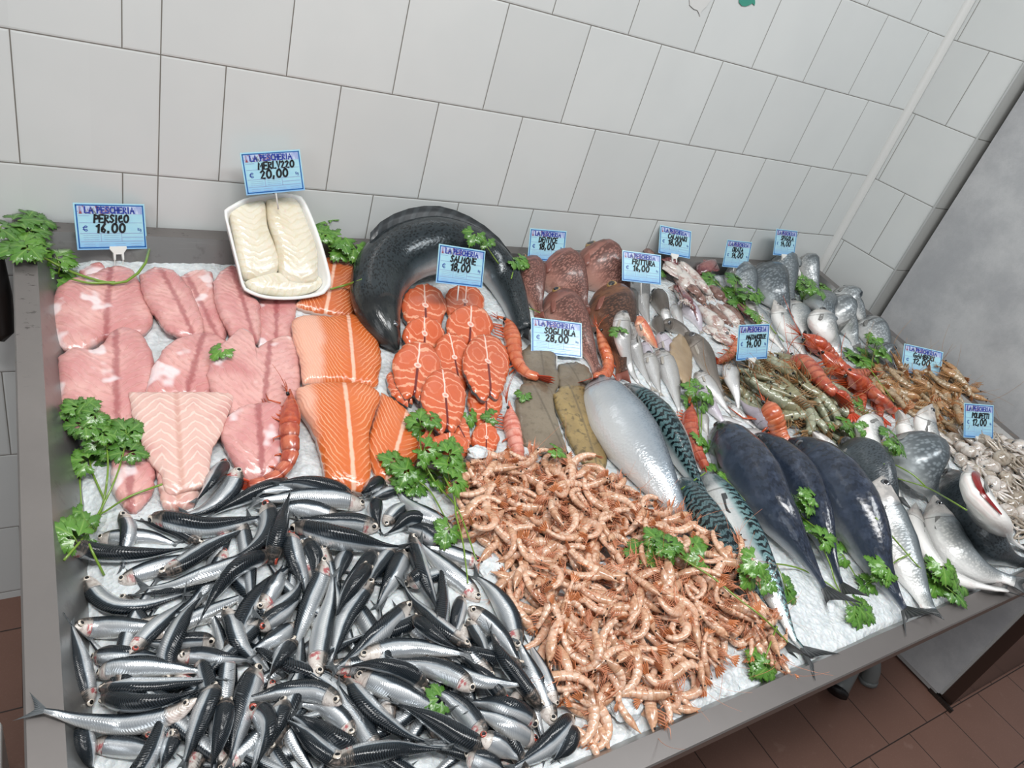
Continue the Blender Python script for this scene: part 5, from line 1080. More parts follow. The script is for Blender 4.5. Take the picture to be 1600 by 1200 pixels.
# ---- fry in front of the grey prawns
for r, p, W, pf, m, ro, l in [
 ('G', [(1130, 375), (1200, 372), (1290, 362)], 50, 'hake', M_HAKE, .8, 'pinkish-white fish lying crosswise by the orange prawn'),
 ('G', [(1010, 300), (1090, 310), (1180, 330)], 46, 'hake', M_HAKE, .9, 'silver fish lying crosswise behind the dark bonito head'),
 ('C', [(985, 840), (1060, 920), (1130, 1010), (1180, 1070)], 85, 'hake', M_HAKE, .7, 'silver hake slanting down to the parsley'),
 ('C', [(1005, 930), (1050, 1000), (1100, 1060), (1150, 1130)], 75, 'hake', M_LILAC, .5, 'lilac fish under the slanting silver hake'),
 ('C', [(1010, 1050), (1030, 1110), (1050, 1170)], 60, 'hake', M_HAKE, .6, 'short pale fish beside the red prawn and parsley stems'),
 ('G', [(1290, 345), (1230, 290), (1170, 250), (1120, 180)], 78, 'hake', M_LILAC, .3, 'rounded lilac fish end above the dark bonitos'),
 ('G', [(1080, 230), (1140, 280), (1230, 360)], 50, 'hake', M_HAKE, .8, 'narrow silver fish crossing the lilac one'),
 ('C', [(935, 640), (1010, 730), (1060, 830), (1100, 910), (1145, 1000)], 88, 'hake', M_HAKEG, .4, 'long grey hake with an open eye crossing the silver fish'),
 ('C', [(1150, 805), (1165, 880), (1190, 960), (1200, 1060)], 90, 'hake', M_HAKE, .8, 'silver hake with its mouth up next to the grey prawns')]:
    fish('small_fish', l, 'fish', 'mixed fry', PX(r, p), W / REG[r][2], pf, m, ro, ratio=.7, eye=(EYE_D, .075, .5), tail=(.1, 1.0, M_FIN_P), n=16, fins=('pectoral',) if W > 70 else (), finm=M_FIN_P)
prawn('red prawn standing upright beside the parsley stems', PX('G', [(885, 225), (890, 330), (915, 440), (985, 580)]), 78 / 3.2, 'red', .5, feel=.06, seed=3)
prawn('bright orange-red prawn pointing down between the dark bonitos', PX('H', [(300, 95), (350, 180), (385, 260), (440, 330)]), 88 / 3.2, 'orange', .2, feel=.07, seed=4, name='orange_prawn')
# ---- mackerels, tunny, bonitos
fish('sea_bass', 'small pale sea bass head above the dark bonitos', 'fish', 'sea bass at the front right', PX('H', [(545, 240), (630, 330), (720, 450), (830, 600)]), 38, 'bass', M_BASS, 1.2, raised=.02, ratio=.62, eye=(EYE_D, .05, .4), tail=(.1, 1.2, M_FIN_D), n=20, ns=16, smooth=7)
BIG = [('mackerel', 'G', [(680, 170), (770, 290), (860, 420), (960, 620)], 120, 'mackerel', M_MACK, -.7, 'mackerel mostly hidden behind the silver tunny', 'mackerel'),
 ('mackerel', 'G', [(560, 130), (690, 250), (800, 400), (900, 580), (1000, 720), (1135, 800)], 125, 'mackerel', M_MACK, 0.05, 'blue-green striped mackerel lying along the silver tunny', 'mackerel'),
 ('mackerel', 'G', [(950, 560), (1050, 700), (1150, 880), (1260, 1080), (1360, 1290), (1440, 1440), (1590, 1490)], 205, 'mackerel', M_MACK, .75, 'mackerel showing its white belly, tail over the front rim', 'mackerel'),
 ('mackerel', 'G', [(840, 600), (950, 780), (1060, 950), (1160, 1120), (1260, 1270), (1340, 1390), (1440, 1530)], 165, 'mackerel', M_MACK, -.15, 'dark striped mackerel, tail over the front rim beside the shrimps', 'mackerel'),
 ('little_tunny', 'G', [(415, 105), (500, 260), (620, 440), (750, 640), (850, 790), (925, 905)], 285, 'mackerel', M_TUNA, .62, 'large smooth silver tunny between the soles and the mackerels', 'tunny'),
 ('bonito', 'H', [(255, 250), (370, 370), (480, 500), (570, 680), (640, 880), (730, 1110)], 175, 'mackerel', M_BON, .1, 'dark blue bonito in the middle of the three', 'bonito'),
 ('bonito', 'H', [(60, 210), (170, 370), (300, 560), (430, 750), (550, 930), (670, 1150)], 230, 'mackerel', M_BON, .15, 'dark blue bonito nearest the mackerels', 'bonito'),
 ('bonito', 'H', [(425, 275), (550, 390), (680, 560), (800, 740), (880, 930), (1050, 1200)], 245, 'mackerel', M_BON, .2, 'dark blue bonito nearest the sea bass, tail over the front rim', 'bonito')]
for nm, r, p, W, pf, m, ro, l, ct in BIG: fish(nm, l, ct, nm + 's', PX(r, p), W / REG[r][2], pf, m, ro, ratio=.72, eye=(EYE_D, .035, .35), tail=(.10 if nm != 'little_tunny' else .03, 2.1, M_FIN_D), n=30, ns=18, fins=('pectoral',) if nm != 'little_tunny' else (), smooth=8, finm=M_FIN_D)
# ---- sea bass at the front right
SB = [('H', [(975, 130), (1005, 230), (1060, 350), (1130, 480), (1200, 600)], 125, 'bass', M_BASS, 1.25, 'white chin of a sea bass pointing up, left of two at the back'),
 ('H', [(1140, 100), (1105, 200), (1145, 330), (1210, 460), (1280, 600)], 130, 'bass', M_BASS, 1.0, 'tallest sea bass head pointing up beside the brown prawns'),
 ('H', [(875, 165), (820, 250), (860, 350), (940, 480), (1010, 620)], 145, 'bass', M_BASS, 1.15, 'white-chinned sea bass head by the parsley leaf'),
 ('H', [(685, 290), (780, 390), (860, 520), (930, 660), (960, 760)], 190, 'bass', M_BASSD, .3, 'grey sea bass with its dark back up beside the bonitos'),
 ('H', [(1030, 300), (1080, 400), (1130, 520), (1190, 650)], 255, 'bream', M_BREAMD, .5, 'broad grey sea bream with rough scales in the middle'),
 ('H', [(1215, 430), (1265, 560), (1330, 700), (1420, 820), (1560, 890), (1640, 900)], 165, 'bass', M_BASSD, .0, 'black-backed sea bass curving to the right rim'),
 ('H', [(1060, 595), (1060, 720), (1110, 850), (1200, 950), (1380, 1010), (1580, 1040)], 145, 'bass', M_BASS, 1.35, 'white-bellied sea bass, lowest of the front group'),
 ('H', [(1150, 555), (1175, 680), (1240, 820), (1370, 930), (1500, 970), (1620, 1010)], 165, 'bass', M_BASS, .6, 'silver-flanked sea bass with an open mouth, tail to the right rim'),
 ('H', [(895, 460), (880, 590), (930, 740), (1000, 890), (1070, 1020), (1150, 1180)], 205, 'bass', M_BASS, .66, 'sea bass with a white throat and a yellow cheek, tail over the front rim'),
 ('H', [(1320, 400), (1370, 560), (1450, 700), (1560, 800), (1700, 860)], 180, 'bass', M_BASS, 1.25, 'white sea bass with an open red gill at the far right')]
bassobj = {}
for r, p, W, pf, m, ro, l in SB: bassobj[l] = fish('sea_bream' if pf == 'bream' else 'sea_bass', l, 'fish', 'sea bass at the front right', PX(r, p), W / REG[r][2], pf, m, ro, ratio=.62, eye=(EYE_D, .05, .4), tail=(.1, 1.2, M_FIN_D), n=26, ns=16, fins=('pectoral',), smooth=7, finm=M_FIN_G, raised=.05 if 'pointing up' in l or 'head by the parsley' in l else .10 if 'open red gill' in l else 0)
b_, P_, fr = bassobj['white sea bass with an open red gill at the far right']
at_t = fr[5]; V = []; F = []; na, nb_ = 13, 5
_, T0, D0_, S0_, a0, b0 = at_t(.15); ths = np.linspace(0, 2 * math.pi, 73); th0 = ths[int(np.argmax([math.cos(x) * D0_[2] + math.sin(x) * S0_[2] for x in ths]))]; sg = 1 if abs((th0 + .5) - math.pi) < abs((th0 - .5) - math.pi) else -1
for i in range(na):
    x = i / (na - 1); pk, Tk, Dk, Sk, ak, bk = at_t(.14 + .22 * x)
    for j in range(nb_):
        y = (j / (nb_ - 1) - .5) * math.sin(math.pi * (.04 + .92 * x)) ** .7; th_ = th0 + sg * (.05 + .75 * x + .5 * y); V.append(pk + (Dk * math.cos(th_) * ak + Sk * math.sin(th_) * bk) * (1.10 + .04 * (1 - abs(2 * y))))
F = [(i * nb_ + j, (i + 1) * nb_ + j, (i + 1) * nb_ + j + 1, i * nb_ + j + 1) for i in range(na - 1) for j in range(nb_ - 1)]
mb = MB(); mb.add(V, F); mb.build('gill', simple('red_gill', '7a1414', rough=.2, coat=.5), b_)['label'] = 'dark red gill showing'
# ---- foam tray with cod
def tray_obj():
    co = PX('A', [(935, 370), (935, 340), (955, 330), (1010, 300), (1080, 285), (1180, 275), (1245, 285), (1270, 310), (1310, 400), (1350, 520), (1378, 640), (1360, 680), (1330, 700), (1220, 716), (1110, 712), (1040, 690), (1010, 665), (985, 570), (960, 470)])
    base = drop(PX('A', [(1060, 690), (1340, 690)])).mean(0); top = L2W(base) + np.array([0, .05, .17])
    # the tray leans back on the fish: plane through its lower edge, tilted 42 degrees
    b = L2W(base) + np.array([0, -.004, .018]); tl = math.radians(38); n = np.array([.05, -math.sin(tl), math.cos(tl)]); n /= np.linalg.norm(n); 
    q = spline(co + [co[0]], 61)[:-1]; W_ = np.array([on_plane(p, n, b) for p in q]); c = W_.mean(0); t = empty('foam_tray', b - n * .03, 'white foam tray holding cod fillets, propped up at the back edge', 'tray')
    m = len(W_); V = []; F = []
    for s, d in ((.90, -.030), (.985, -.002), (1.0, 0), (1.0, .003), (.955, .003), (.93, -.002), (.86, -.024), (.4, -.024)):
        for p in W_: V.append(c + (p - c) * s + n * d)
    V += [c - n * .024, c - n * .030]; k = 8
    for r in range(k - 1):
        for i in range(m): F.append((r * m + i, r * m + (i + 1) % m, (r + 1) * m + (i + 1) % m, (r + 1) * m + i))
    for i in range(m): F.append(((k - 1) * m + i, (k - 1) * m + (i + 1) % m, k * m)); F.append(((i + 1) % m, i, k * m + 1))
    mb = MB(); mb.add(V, F); mb.build('tray_body', M_FOAM, t, local=False)
    def codf(out, ax, th_, d0, label):
        q = spline(PX('A', out) + PX('A', out)[:1], 49)[:-1]; W2 = np.array([on_plane(p, n, b) for p in q]); cc = W2.mean(0); a0, a1 = [on_plane(p, n, b) for p in PX('A', ax)]; d = nrm(a1 - a0); s_ = np.cross(n, d); V = []; F = []; UV = []; m = len(W2)
        rs = [(1, -.022), (1.0, -.004), (.97, 0), (.9, .0045), (.75, .008), (.5, .010), (.25, .011)]
        for s, h in rs:
            for p in W2: x = cc + (p - cc) * s + n * (h * th_ / .01 + d0); V.append(x); UV.append((((x - a0) @ d) * 10, ((x - a0) @ s_) * 10))
        x = cc + n * (.011 * th_ / .01 + d0); V.append(x); UV.append((((x - a0) @ d) * 10, ((x - a0) @ s_) * 10))
        for r in range(len(rs) - 1):
            for i in range(m): F.append((r * m + i, r * m + (i + 1) % m, (r + 1) * m + (i + 1) % m, (r + 1) * m + i))
        for i in range(m): F.append(((len(rs) - 1) * m + i, (len(rs) - 1) * m + (i + 1) % m, len(rs) * m))
        F.append(tuple(range(m))[::-1]); f = F[-2]; a_, b_, c_ = [np.array(V[i]) for i in f]
        if np.cross(b_ - a_, c_ - a_) @ n < 0: F = [f[::-1] for f in F]
        tt = empty('cod_fillet', cc, label, 'fish fillet', 'cod fillets'); mb = MB(); mb.add(V, F, UV); mb.build('flesh', FL['cod'], tt, local=False)
    codf([(960, 340), (1010, 305), (1100, 285), (1120, 400), (1150, 480), (1170, 560), (1140, 610), (1040, 620), (1005, 560), (980, 440)], [(1040, 300), (1090, 610)], .008, -.006, 'cod fillet on the left side of the foam tray with a pink blotch')
    codf([(1030, 630), (1100, 590), (1220, 600), (1340, 610), (1335, 660), (1230, 690), (1120, 680), (1060, 665)], [(1060, 640), (1330, 640)], .006, -.009, 'folded pale cod piece at the lower edge of the foam tray')
    codf([(1110, 285), (1190, 275), (1240, 290), (1290, 400), (1325, 500), (1330, 580), (1320, 640), (1220, 650), (1170, 600), (1150, 480), (1120, 380)], [(1180, 280), (1260, 640)], .010, -.004, 'cod fillet on the right side of the foam tray with ridges')
tray_obj()
# ---- big prawns lying on top
prawn('big red prawn at the left, lying on the perch fillets with its tail curled', PX('E', [(1432, 95), (1450, 200), (1445, 320), (1452, 420), (1400, 510), (1300, 555), (1190, 575)]), 105 / 3.2, 'red', .75, feel=.05, seed=11)
prawn('curved orange-pink prawn resting on the salmon steaks and sole', PX('B', [(1205, 570), (1255, 590), (1285, 680), (1300, 770), (1350, 840), (1445, 870)]), 84 / 3.2, 'orange', .7, feel=.02, seed=12, name='orange_prawn')
prawn('pink prawn with long feelers between the steaks and the soles', PX('F', [(1250, 150), (1270, 240), (1295, 350), (1310, 440), (1270, 545)]), 84 / 3.2, 'pink', .6, feel=.12, seed=13, name='pink_prawn')
prawn('orange prawn with its legs up in front of the snappers', PX('C', [(490, 610), (520, 700), (545, 790), (530, 850), (455, 865)]), 78 / 3.2, 'orange', -.6, feel=.04, seed=14, name='orange_prawn')
# ---- heap of small pink shrimps
TS = templates('small', 12, .078, .0068, [1.0, 2.0, 2.9, .6, 3.5, 1.6, 2.4, 1.2, 3.2, .8, 2.7, 1.9], 70, .06)
POLY = PX('P', [(722, 772), (745, 722), (800, 700), (850, 708), (905, 728), (960, 745), (1010, 790), (1080, 855), (1130, 900), (1160, 940), (1210, 1010), (1190, 1040), (1120, 1030), (1090, 1085), (1030, 1115), (960, 1140), (905, 1165), (880, 1120), (856, 1060), (835, 1000), (800, 960), (785, 900), (760, 850), (715, 820)])
under = MB(); src = TS
upts = poly_points(POLY, 210, .016)
for i, (u, v) in enumerate(upts):
    tp = TS[i % 12]; phi = rng.uniform(0, 6.28); c, s = math.cos(phi), math.sin(phi); sc = rng.uniform(.85, 1.1); z = float(hq(u, v)) + .005
    R3 = np.array([[c, -s, 0], [s, c, 0], [0, 0, 1]]) * sc
    for k, mi in (('head', 1), ('abdomen', 0), ('tail_fan', 2)):
        m_ = tp[2][k]
        for V_, UV_ in [(np.vstack(m_.v), np.vstack(m_.uv))]: under.add(V_ @ R3.T + (u, v, z), m_.f, UV_, mi)
    X = tp[1] @ R3.T + (u, v, z); stamp(X[::3], .0065, .003)
tag(under.build('shrimp_heap', [M_SH, M_SHH, M_SHT], None), 'lower layer of small pink shrimps under the ones lying on top', 'shrimps', kind='stuff')
def lab_shrimp(u, v, i):
    z = ('at the front rim of the heap' if v < -.98 else 'at the front half of the heap near the mackerel tails' if v < -.86 and u > .55 else 'by the anchovies in the lower half of the heap' if v < -.86 else
         'in the middle of the heap' if v < -.72 else 'at the back of the heap below the soles and prawns')
    b = [1.0, 2.0, 2.9, .6, 3.5, 1.6, 2.4, 1.2, 3.2, .8, 2.7, 1.9][i % 12]; return ('tightly curled' if b > 2.3 else 'half curled' if b > 1.1 else 'nearly straight') + ' small pink shrimp ' + z
for i, (u, v) in enumerate(poly_points(POLY, 292, .017)):
    scatter(TS[(i * 5 + i // 12) % 12], u, v, rng.uniform(0, 6.28), rng.uniform(.85, 1.18), .0068, 'pink_shrimp', lab_shrimp(u, v, (i * 5 + i // 12) % 12), 'shrimp', 'small pink shrimps', rocks=.4, rest=.75)
# ice lumps lying on the shrimps and between the fish
def lump(r, x, y, w_, h_, label):
    p = drop(PX(r, [(x, y)]))[0]; d = depthL(p) / FPX; a, b = w_ / REG[r][2] / 2 * d, h_ / REG[r][2] / 2 * d * 1.25; V = []; F = []; nu, nv = 36, 18
    for i in range(nv + 1):
        for j in range(nu):
            th, ph = math.pi * .5 * i / nv, 2 * math.pi * j / nu; q = np.array([math.cos(ph) * math.sin(th), math.sin(ph) * math.sin(th), math.cos(th)]); k = 1 + .22 * noise.noise(Vector(q * 2.2) + Vector((x, y, 0))) + .10 * noise.noise(Vector(q * 9))
            V.append(p + np.array([q[0] * a * k, q[1] * b * k, q[2] * .009 * k - .004]))
    for i in range(nv):
        for j in range(nu): F.append((i * nu + j, (i + 1) * nu + j, (i + 1) * nu + (j + 1) % nu, i * nu + (j + 1) % nu))
    mb = MB(); mb.add(V, F); tag(mb.build('ice_lump', M_ICE, None), label, 'ice', 'ice lumps'); 
lump('K', 1145, 975, 170, 120, 'lump of crushed ice in front of the shrimps, by the front rim')
lump('K', 745, 1060, 190, 110, 'lump of crushed ice among the shrimps near the anchovies')
lump('K', 190, 500, 150, 130, 'lump of crushed ice between the anchovies and the shrimps')
lump('F', 1110, 400, 110, 70, 'small ice lump below the salmon steaks')
# ---- anchovies
ADOWN = []
def anchovy(label, pts, ro, W=31, grp='anchovies', n=18):
    return fish('anchovy', label, 'anchovy', grp, pts, W, 'anchovy', M_ANCH, ro, ratio=.66, eye=(EYE_S, .078, .32) if random.random() < .85 else (EYE_R, .078, .32), tail=(.12, 1.25, M_FIN_A), n=n, ns=12, smooth=5, lift=.8)
AP = PX('P', [(120, 1010), (130, 900), (200, 830), (320, 800), (420, 770), (600, 770), (700, 860), (790, 960), (850, 1080), (880, 1190), (700, 1290), (400, 1300), (150, 1290), (120, 1150)])
k = 0
while k < 75:
    x, y = rng.uniform(120, 880), rng.uniform(770, 1290)
    if not in_poly((x, y), AP): continue
    if in_poly((x, y), PX('E', [(1100, 1080), (1340, 1000), (1300, 1200), (1120, 1250)])): continue
    a = rng.uniform(0, 6.28); L = rng.uniform(190, 240) * (1.0 if y > 950 else .85); bd = rng.uniform(-.25, .25); c = np.array([x, y]); d = np.array([math.cos(a), math.sin(a)]); pn = np.array([-d[1], d[0]])
    e1, e2 = c - d * L / 2, c + d * L / 2
    if not (in_poly(e1, AP) and in_poly(e2, AP)): continue
    z = 'near the salmon fillets' if y < 860 else 'near the left rim' if x < 300 else 'near the shrimps' if x > 650 else 'in the middle of the heap' if y < 1050 else 'near the front rim'
    hd = ('to the right' if math.cos(a) < -.6 else 'to the left' if math.cos(a) > .6 else 'towards the wall' if math.sin(a) > 0 else 'towards the front')
    ro = rng.choice([-.85, .85, .3, -.6, .6, .9]); anchovy('anchovy in the lower layer ' + z + ', head ' + hd, [e1, c + pn * L * bd * .5, e2], ro, 29 if y > 950 else 26, n=12); k += 1
AN = [
('E', [(1125, 455), (1050, 560), (955, 680)], .5, 30, 'dark anchovy at the top left of the heap below the pale fillet'),
('E', [(1190, 480), (1150, 590), (1030, 690), (875, 725)], .95, 34, 'bright silver anchovy curving under the big red prawn tail'),
('E', [(1440, 560), (1300, 600), (1170, 660), (1010, 745)], .2, 27, 'dark anchovy just below the red prawn tail'),
('F', [(350, 605), (240, 600), (100, 592), (-20, 612)], -.8, 28, 'silver anchovy with a red cheek partly under a dark one'),
('F', [(480, 640), (350, 590), (200, 560), (60, 570)], -.05, 27, 'long dark anchovy below the salmon fillet, tail to the left'),
('F', [(545, 680), (420, 640), (250, 628), (100, 635), (-60, 650)], -.75, 34, 'broad silver anchovy with a red cheek lying across the upper heap'),
('F', [(640, 590), (600, 565), (550, 600), (530, 640)], .2, 24, 'short dark anchovy beneath the salmon tip'),
('F', [(690, 595), (640, 610), (560, 640)], .8, 24, 'pale anchovy end with pink head below the salmon'),
('F', [(420, 745), (290, 700), (180, 690), (-10, 715)], -.6, 32, 'silver anchovy lying just below the broad one'),
('F', [(600, 650), (590, 720), (610, 790), (640, 830)], .1, 24, 'dark anchovy bending down between the crossed ones'),
('F', [(860, 760), (760, 745), (700, 790), (630, 830)], .0, 25, 'dark curved anchovy left of the parsley stems'),
('F', [(640, 775), (700, 700), (760, 660), (800, 640)], -.8, 26, 'silver anchovy behind the parsley, head down to the left'),
('F', [(1000, 850), (920, 770), (820, 710), (740, 640), (690, 565)], -.85, 34, 'broad silver anchovy under the parsley leaves'),
('F', [(915, 860), (830, 800), (740, 780)], -.2, 26, 'dark anchovy beside the lowest parsley leaf'),
('J', [(1125, 172), (1030, 150), (930, 110), (820, 85)], -.75, 28, 'silver anchovy pointing right under the parsley stem ends'),
('E', [(1015, 870), (900, 800), (770, 765), (675, 735)], .5, 26, 'anchovy with its tail fin spread on bare ice at the upper left'),
('E', [(490, 842), (600, 832), (760, 832), (920, 880)], .75, 28, 'silver anchovy with a round eye crossing behind the upright one'),
('E', [(605, 700), (645, 800), (620, 910), (615, 1020)], -.7, 27, 'upright anchovy with a pink throat near the left parsley'),
('E', [(310, 875), (430, 895), (560, 915), (760, 910), (1000, 875)], -.25, 30, 'dark anchovy pointing at the left rim under the parsley stems'),
('E', [(750, 735), (870, 755), (1020, 785), (1180, 760), (1400, 712)], .05, 27, 'long dark anchovy lying level at the top of the heap'),
('I', [(592, 272), (740, 215), (900, 160), (1040, 125)], .8, 31, 'silver anchovy with a pink cheek and large eye at the upper left'),
('E', [(785, 1020), (900, 970), (1060, 870), (1250, 770)], -.6, 33, 'dark-sided anchovy lying along the upper left diagonal'),
('E', [(1330, 640), (1340, 780), (1270, 880), (1100, 960)], .4, 30, 'anchovy with dark back passing under the upright dark one'),
('I', [(1300, 132), (1180, 180), (1000, 240), (850, 288), (645, 310)], -.95, 30, 'long silver anchovy stretching left over the bent one'),
('I', [(1340, 140), (1190, 195), (1080, 320), (1010, 440), (975, 525)], .15, 29, 'purplish dark anchovy bending round the patch of ice'),
('I', [(432, 238), (480, 330), (570, 390), (710, 390), (870, 345), (1000, 300)], -.85, 33, 'bent silver anchovy with raised head at the left'),
('E', [(1350, 975), (1385, 830), (1425, 690), (1460, 575)], .0, 29, 'dark anchovy standing upright on top of the crossed ones'),
('F', [(620, 785), (500, 762), (350, 755), (170, 738)], -.3, 27, 'dark anchovy with bright glints lying level'),
('J', [(175, 30), (195, 150), (240, 270), (255, 370)], -.7, 34, 'broad anchovy pointing down in the upper middle'),
('J', [(250, 60), (300, 150), (300, 250), (280, 330)], -.2, 27, 'dark anchovy wedged beside the broad one'),
('J', [(15, 408), (65, 335), (120, 240), (150, 160)], .7, 30, 'anchovy with a red eye spot beside the patch of ice'),
('J', [(38, 445), (120, 395), (190, 330), (230, 240)], -.6, 28, 'silver anchovy with a pink gill below the patch of ice'),
('J', [(10, 505), (90, 450), (170, 395), (230, 350)], .4, 26, 'dark anchovy pointing left under the pink-gilled one'),
('I', [(1480, 485), (1400, 540), (1290, 600), (1200, 650)], -.7, 28, 'anchovy with a pink gill pointing up in the middle'),
('I', [(1122, 395), (1165, 480), (1205, 590), (1300, 690), (1415, 785)], -.8, 31, 'silver anchovy with kinked body beside the patch of ice'),
('J', [(590, 130), (520, 230), (440, 330), (395, 460)], 0, 30, 'dark anchovy in the upper middle, back up'),
('J', [(560, 190), (480, 300), (420, 400), (385, 500)], .1, 28, 'black-backed anchovy lying next to another dark one'),
('J', [(470, 100), (420, 190), (400, 300)], .5, 27, 'pale anchovy tail part between dark ones'),
('J', [(690, 105), (620, 180), (570, 260), (535, 370)], .6, 30, 'silver-grey anchovy slanting down to the left'),
('J', [(745, 120), (700, 220), (645, 320), (590, 430)], -.6, 35, 'broad anchovy with dark left side in the centre'),
('J', [(770, 280), (820, 240), (800, 200)], .2, 26, 'dark anchovy bit behind the upright fish'),
('J', [(345, 140), (320, 260), (265, 390), (215, 530), (165, 690)], -.75, 32, 'long anchovy, dark on the left and silver on the right'),
('J', [(308, 765), (310, 650), (335, 500), (375, 340), (385, 180)], -.85, 34, 'long silver anchovy with its head down and tail up'),
('J', [(585, 255), (520, 340), (445, 450), (395, 590), (355, 730)], .7, 34, 'grey anchovy with dark right flank, tail to the front'),
('J', [(1118, 372), (1050, 295), (960, 215), (860, 120), (790, 40)], -.8, 33, 'large silver anchovy with a big eye at the right'),
('J', [(778, 22), (800, 120), (840, 240), (885, 350), (940, 480)], -.5, 31, 'upright anchovy with a round eye in the right centre'),
('J', [(1310, 620), (1265, 440), (1170, 300), (1060, 215)], -.6, 32, 'curved silver anchovy along the edge of the shrimps'),
('J', [(1032, 345), (1010, 440), (985, 555)], -.5, 26, 'small anchovy pointing up below the big-eyed one'),
('J', [(1060, 460), (1100, 530), (1150, 620), (1165, 690)], -.8, 27, 'silver anchovy with a pink gill under the dark ones'),
('J', [(1060, 395), (1150, 465), (1245, 565), (1340, 720)], .5, 26, 'dark anchovy slanting down beside the shrimps'),
('J', [(1080, 600), (960, 520), (860, 435), (770, 340), (715, 225)], .7, 30, 'silver anchovy with tail up, crossing the centre right'),
('J', [(785, 445), (860, 510), (950, 575), (1050, 620)], -.3, 26, 'dark anchovy with a visible eye partly under the crossing one'),
('J', [(1490, 985), (1430, 850), (1370, 700), (1300, 530)], -.7, 33, 'silver anchovy with a red head at the right edge of the heap'),
('J', [(1500, 900), (1450, 760), (1400, 640), (1355, 550)], -.9, 26, 'slim silver anchovy between the shrimps and the red-headed one'),
('J', [(1430, 910), (1320, 760), (1215, 620), (1155, 470)], .3, 30, 'grey anchovy running down to the front right'),
('J', [(1250, 870), (1180, 780), (1100, 700), (1015, 640)], .3, 27, 'dark anchovy tail-up beside the grey one'),
('J', [(900, 655), (1040, 735), (1200, 775), (1390, 785)], .8, 26, 'silver anchovy whose tail points at the shrimps'),
('J', [(1092, 815), (1000, 745), (870, 695), (740, 675), (640, 668)], -.55, 31, 'dark-topped anchovy with a red gill in the right middle'),
('J', [(858, 805), (770, 735), (640, 690), (500, 688), (420, 715)], .1, 28, 'dark arched anchovy with a row of glints'),
('J', [(780, 365), (700, 450), (600, 540), (490, 640), (355, 735)], -.5, 31, 'grey anchovy with its head up right, tail fin dark'),
('J', [(505, 655), (640, 612), (790, 602), (940, 615), (1110, 640)], .85, 34, 'big bright silver anchovy lying level in the centre'),
('I', [(1080, 562), (960, 572), (830, 580), (690, 570)], -.3, 26, 'dark anchovy with a reddish head under the grey ones'),
('I', [(470, 648), (600, 635), (760, 640), (860, 650)], .4, 26, 'anchovy with a red gill peeping out above the silver one at the left'),
('I', [(365, 492), (480, 498), (630, 495), (900, 490)], .75, 34, 'silver anchovy with head at the left rim'),
('I', [(650, 630), (740, 530), (850, 430), (960, 335)], -.9, 30, 'silver anchovy with a big eye pointing down to the left'),
('I', [(840, 790), (830, 660), (880, 520), (950, 400), (1040, 310)], -.5, 34, 'grey upright anchovy passing behind the level silver ones'),
('I', [(880, 640), (1010, 640), (1130, 655), (1285, 660)], .5, 25, 'pale anchovy tail pointing right in the left middle'),
('I', [(450, 900), (420, 740), (390, 600), (345, 440)], .5, 31, 'dark anchovy standing upright along the left rim'),
('I', [(515, 850), (680, 875), (880, 850), (1070, 780)], -.2, 31, 'black-backed anchovy under the open-mouthed one'),
('I', [(498, 805), (640, 790), (800, 785), (980, 765), (1170, 735)], -.6, 31, 'anchovy with an open red gill at the left'),
('I', [(495, 742), (560, 702), (700, 692), (850, 700), (1070, 722)], .75, 33, 'broad silver anchovy at the left, tail near the middle'),
('I', [(1130, 860), (1110, 1000), (1050, 1230)], 0, 31, 'dark anchovy running to the front rim at the lower left'),
('I', [(1075, 790), (1020, 910), (965, 1050), (900, 1230)], .5, 36, 'broad anchovy with silver stripe running to the front'),
('I', [(1290, 690), (1235, 850), (1190, 1020), (1140, 1240)], -.5, 42, 'broadest silver anchovy, running to the front in the lower left'),
('I', [(1425, 860), (1380, 970), (1310, 1090), (1250, 1250)], .4, 34, 'anchovy with dark left side running to the front'),
('I', [(1480, 560), (1400, 650), (1330, 770)], .3, 31, 'grey anchovy between the kinked one and the long one'),
('I', [(450, 1080), (600, 1090), (760, 1112), (900, 1125)], .7, 33, 'silver anchovy with a large eye at the lower left'),
('I', [(410, 1010), (430, 1100), (470, 1230)], -.3, 33, 'pale anchovy at the lower left corner by the rim'),
('I', [(885, 1005), (845, 1090), (790, 1240)], .4, 30, 'grey anchovy tail part at the bottom left'),
('J', [(-30, 870), (60, 1000), (-20, 1240)], .3, 32, 'dark anchovy at the bottom beside the broadest one'),
('J', [(520, 1115), (430, 1080), (300, 1000), (160, 925)], 0, 30, 'black-backed anchovy under the slanting ones at the bottom'),
('J', [(485, 1050), (420, 950), (330, 895), (205, 880)], -.7, 32, 'anchovy with large eye and pink cheek in the lower middle'),
('J', [(430, 1190), (330, 1110), (230, 1020), (135, 945)], .5, 33, 'slim silver anchovy slanting down at the bottom'),
('J', [(620, 1140), (520, 990), (445, 870), (390, 750)], -.6, 33, 'silver anchovy with tail up in the lower middle'),
('J', [(430, 880), (300, 815), (130, 820), (0, 848), (-110, 860)], -.5, 31, 'anchovy lying level with its tail pointing left, lower centre'),
('I', [(985, 850), (850, 940), (630, 985), (400, 960), (240, 915), (95, 905)], -.9, 34, 'long silver anchovy whose tail hangs over the left rim'),
('J', [(1150, 1060), (1060, 940), (960, 850), (850, 785)], -.5, 32, 'silver anchovy with a round eye in the lower right'),
('J', [(1405, 990), (1300, 925), (1180, 885), (1040, 865)], -.4, 34, 'anchovy with a blood-red eye at the lower right'),
('J', [(1400, 1075), (1300, 1015), (1180, 950), (1040, 895)], -.9, 38, 'big silver anchovy with a red eye, lower of two at the right'),
('J', [(440, 745), (530, 860), (640, 960), (770, 1040), (920, 1085)], -.6, 36, 'big silver anchovy with a blood-red eye in the lower middle'),
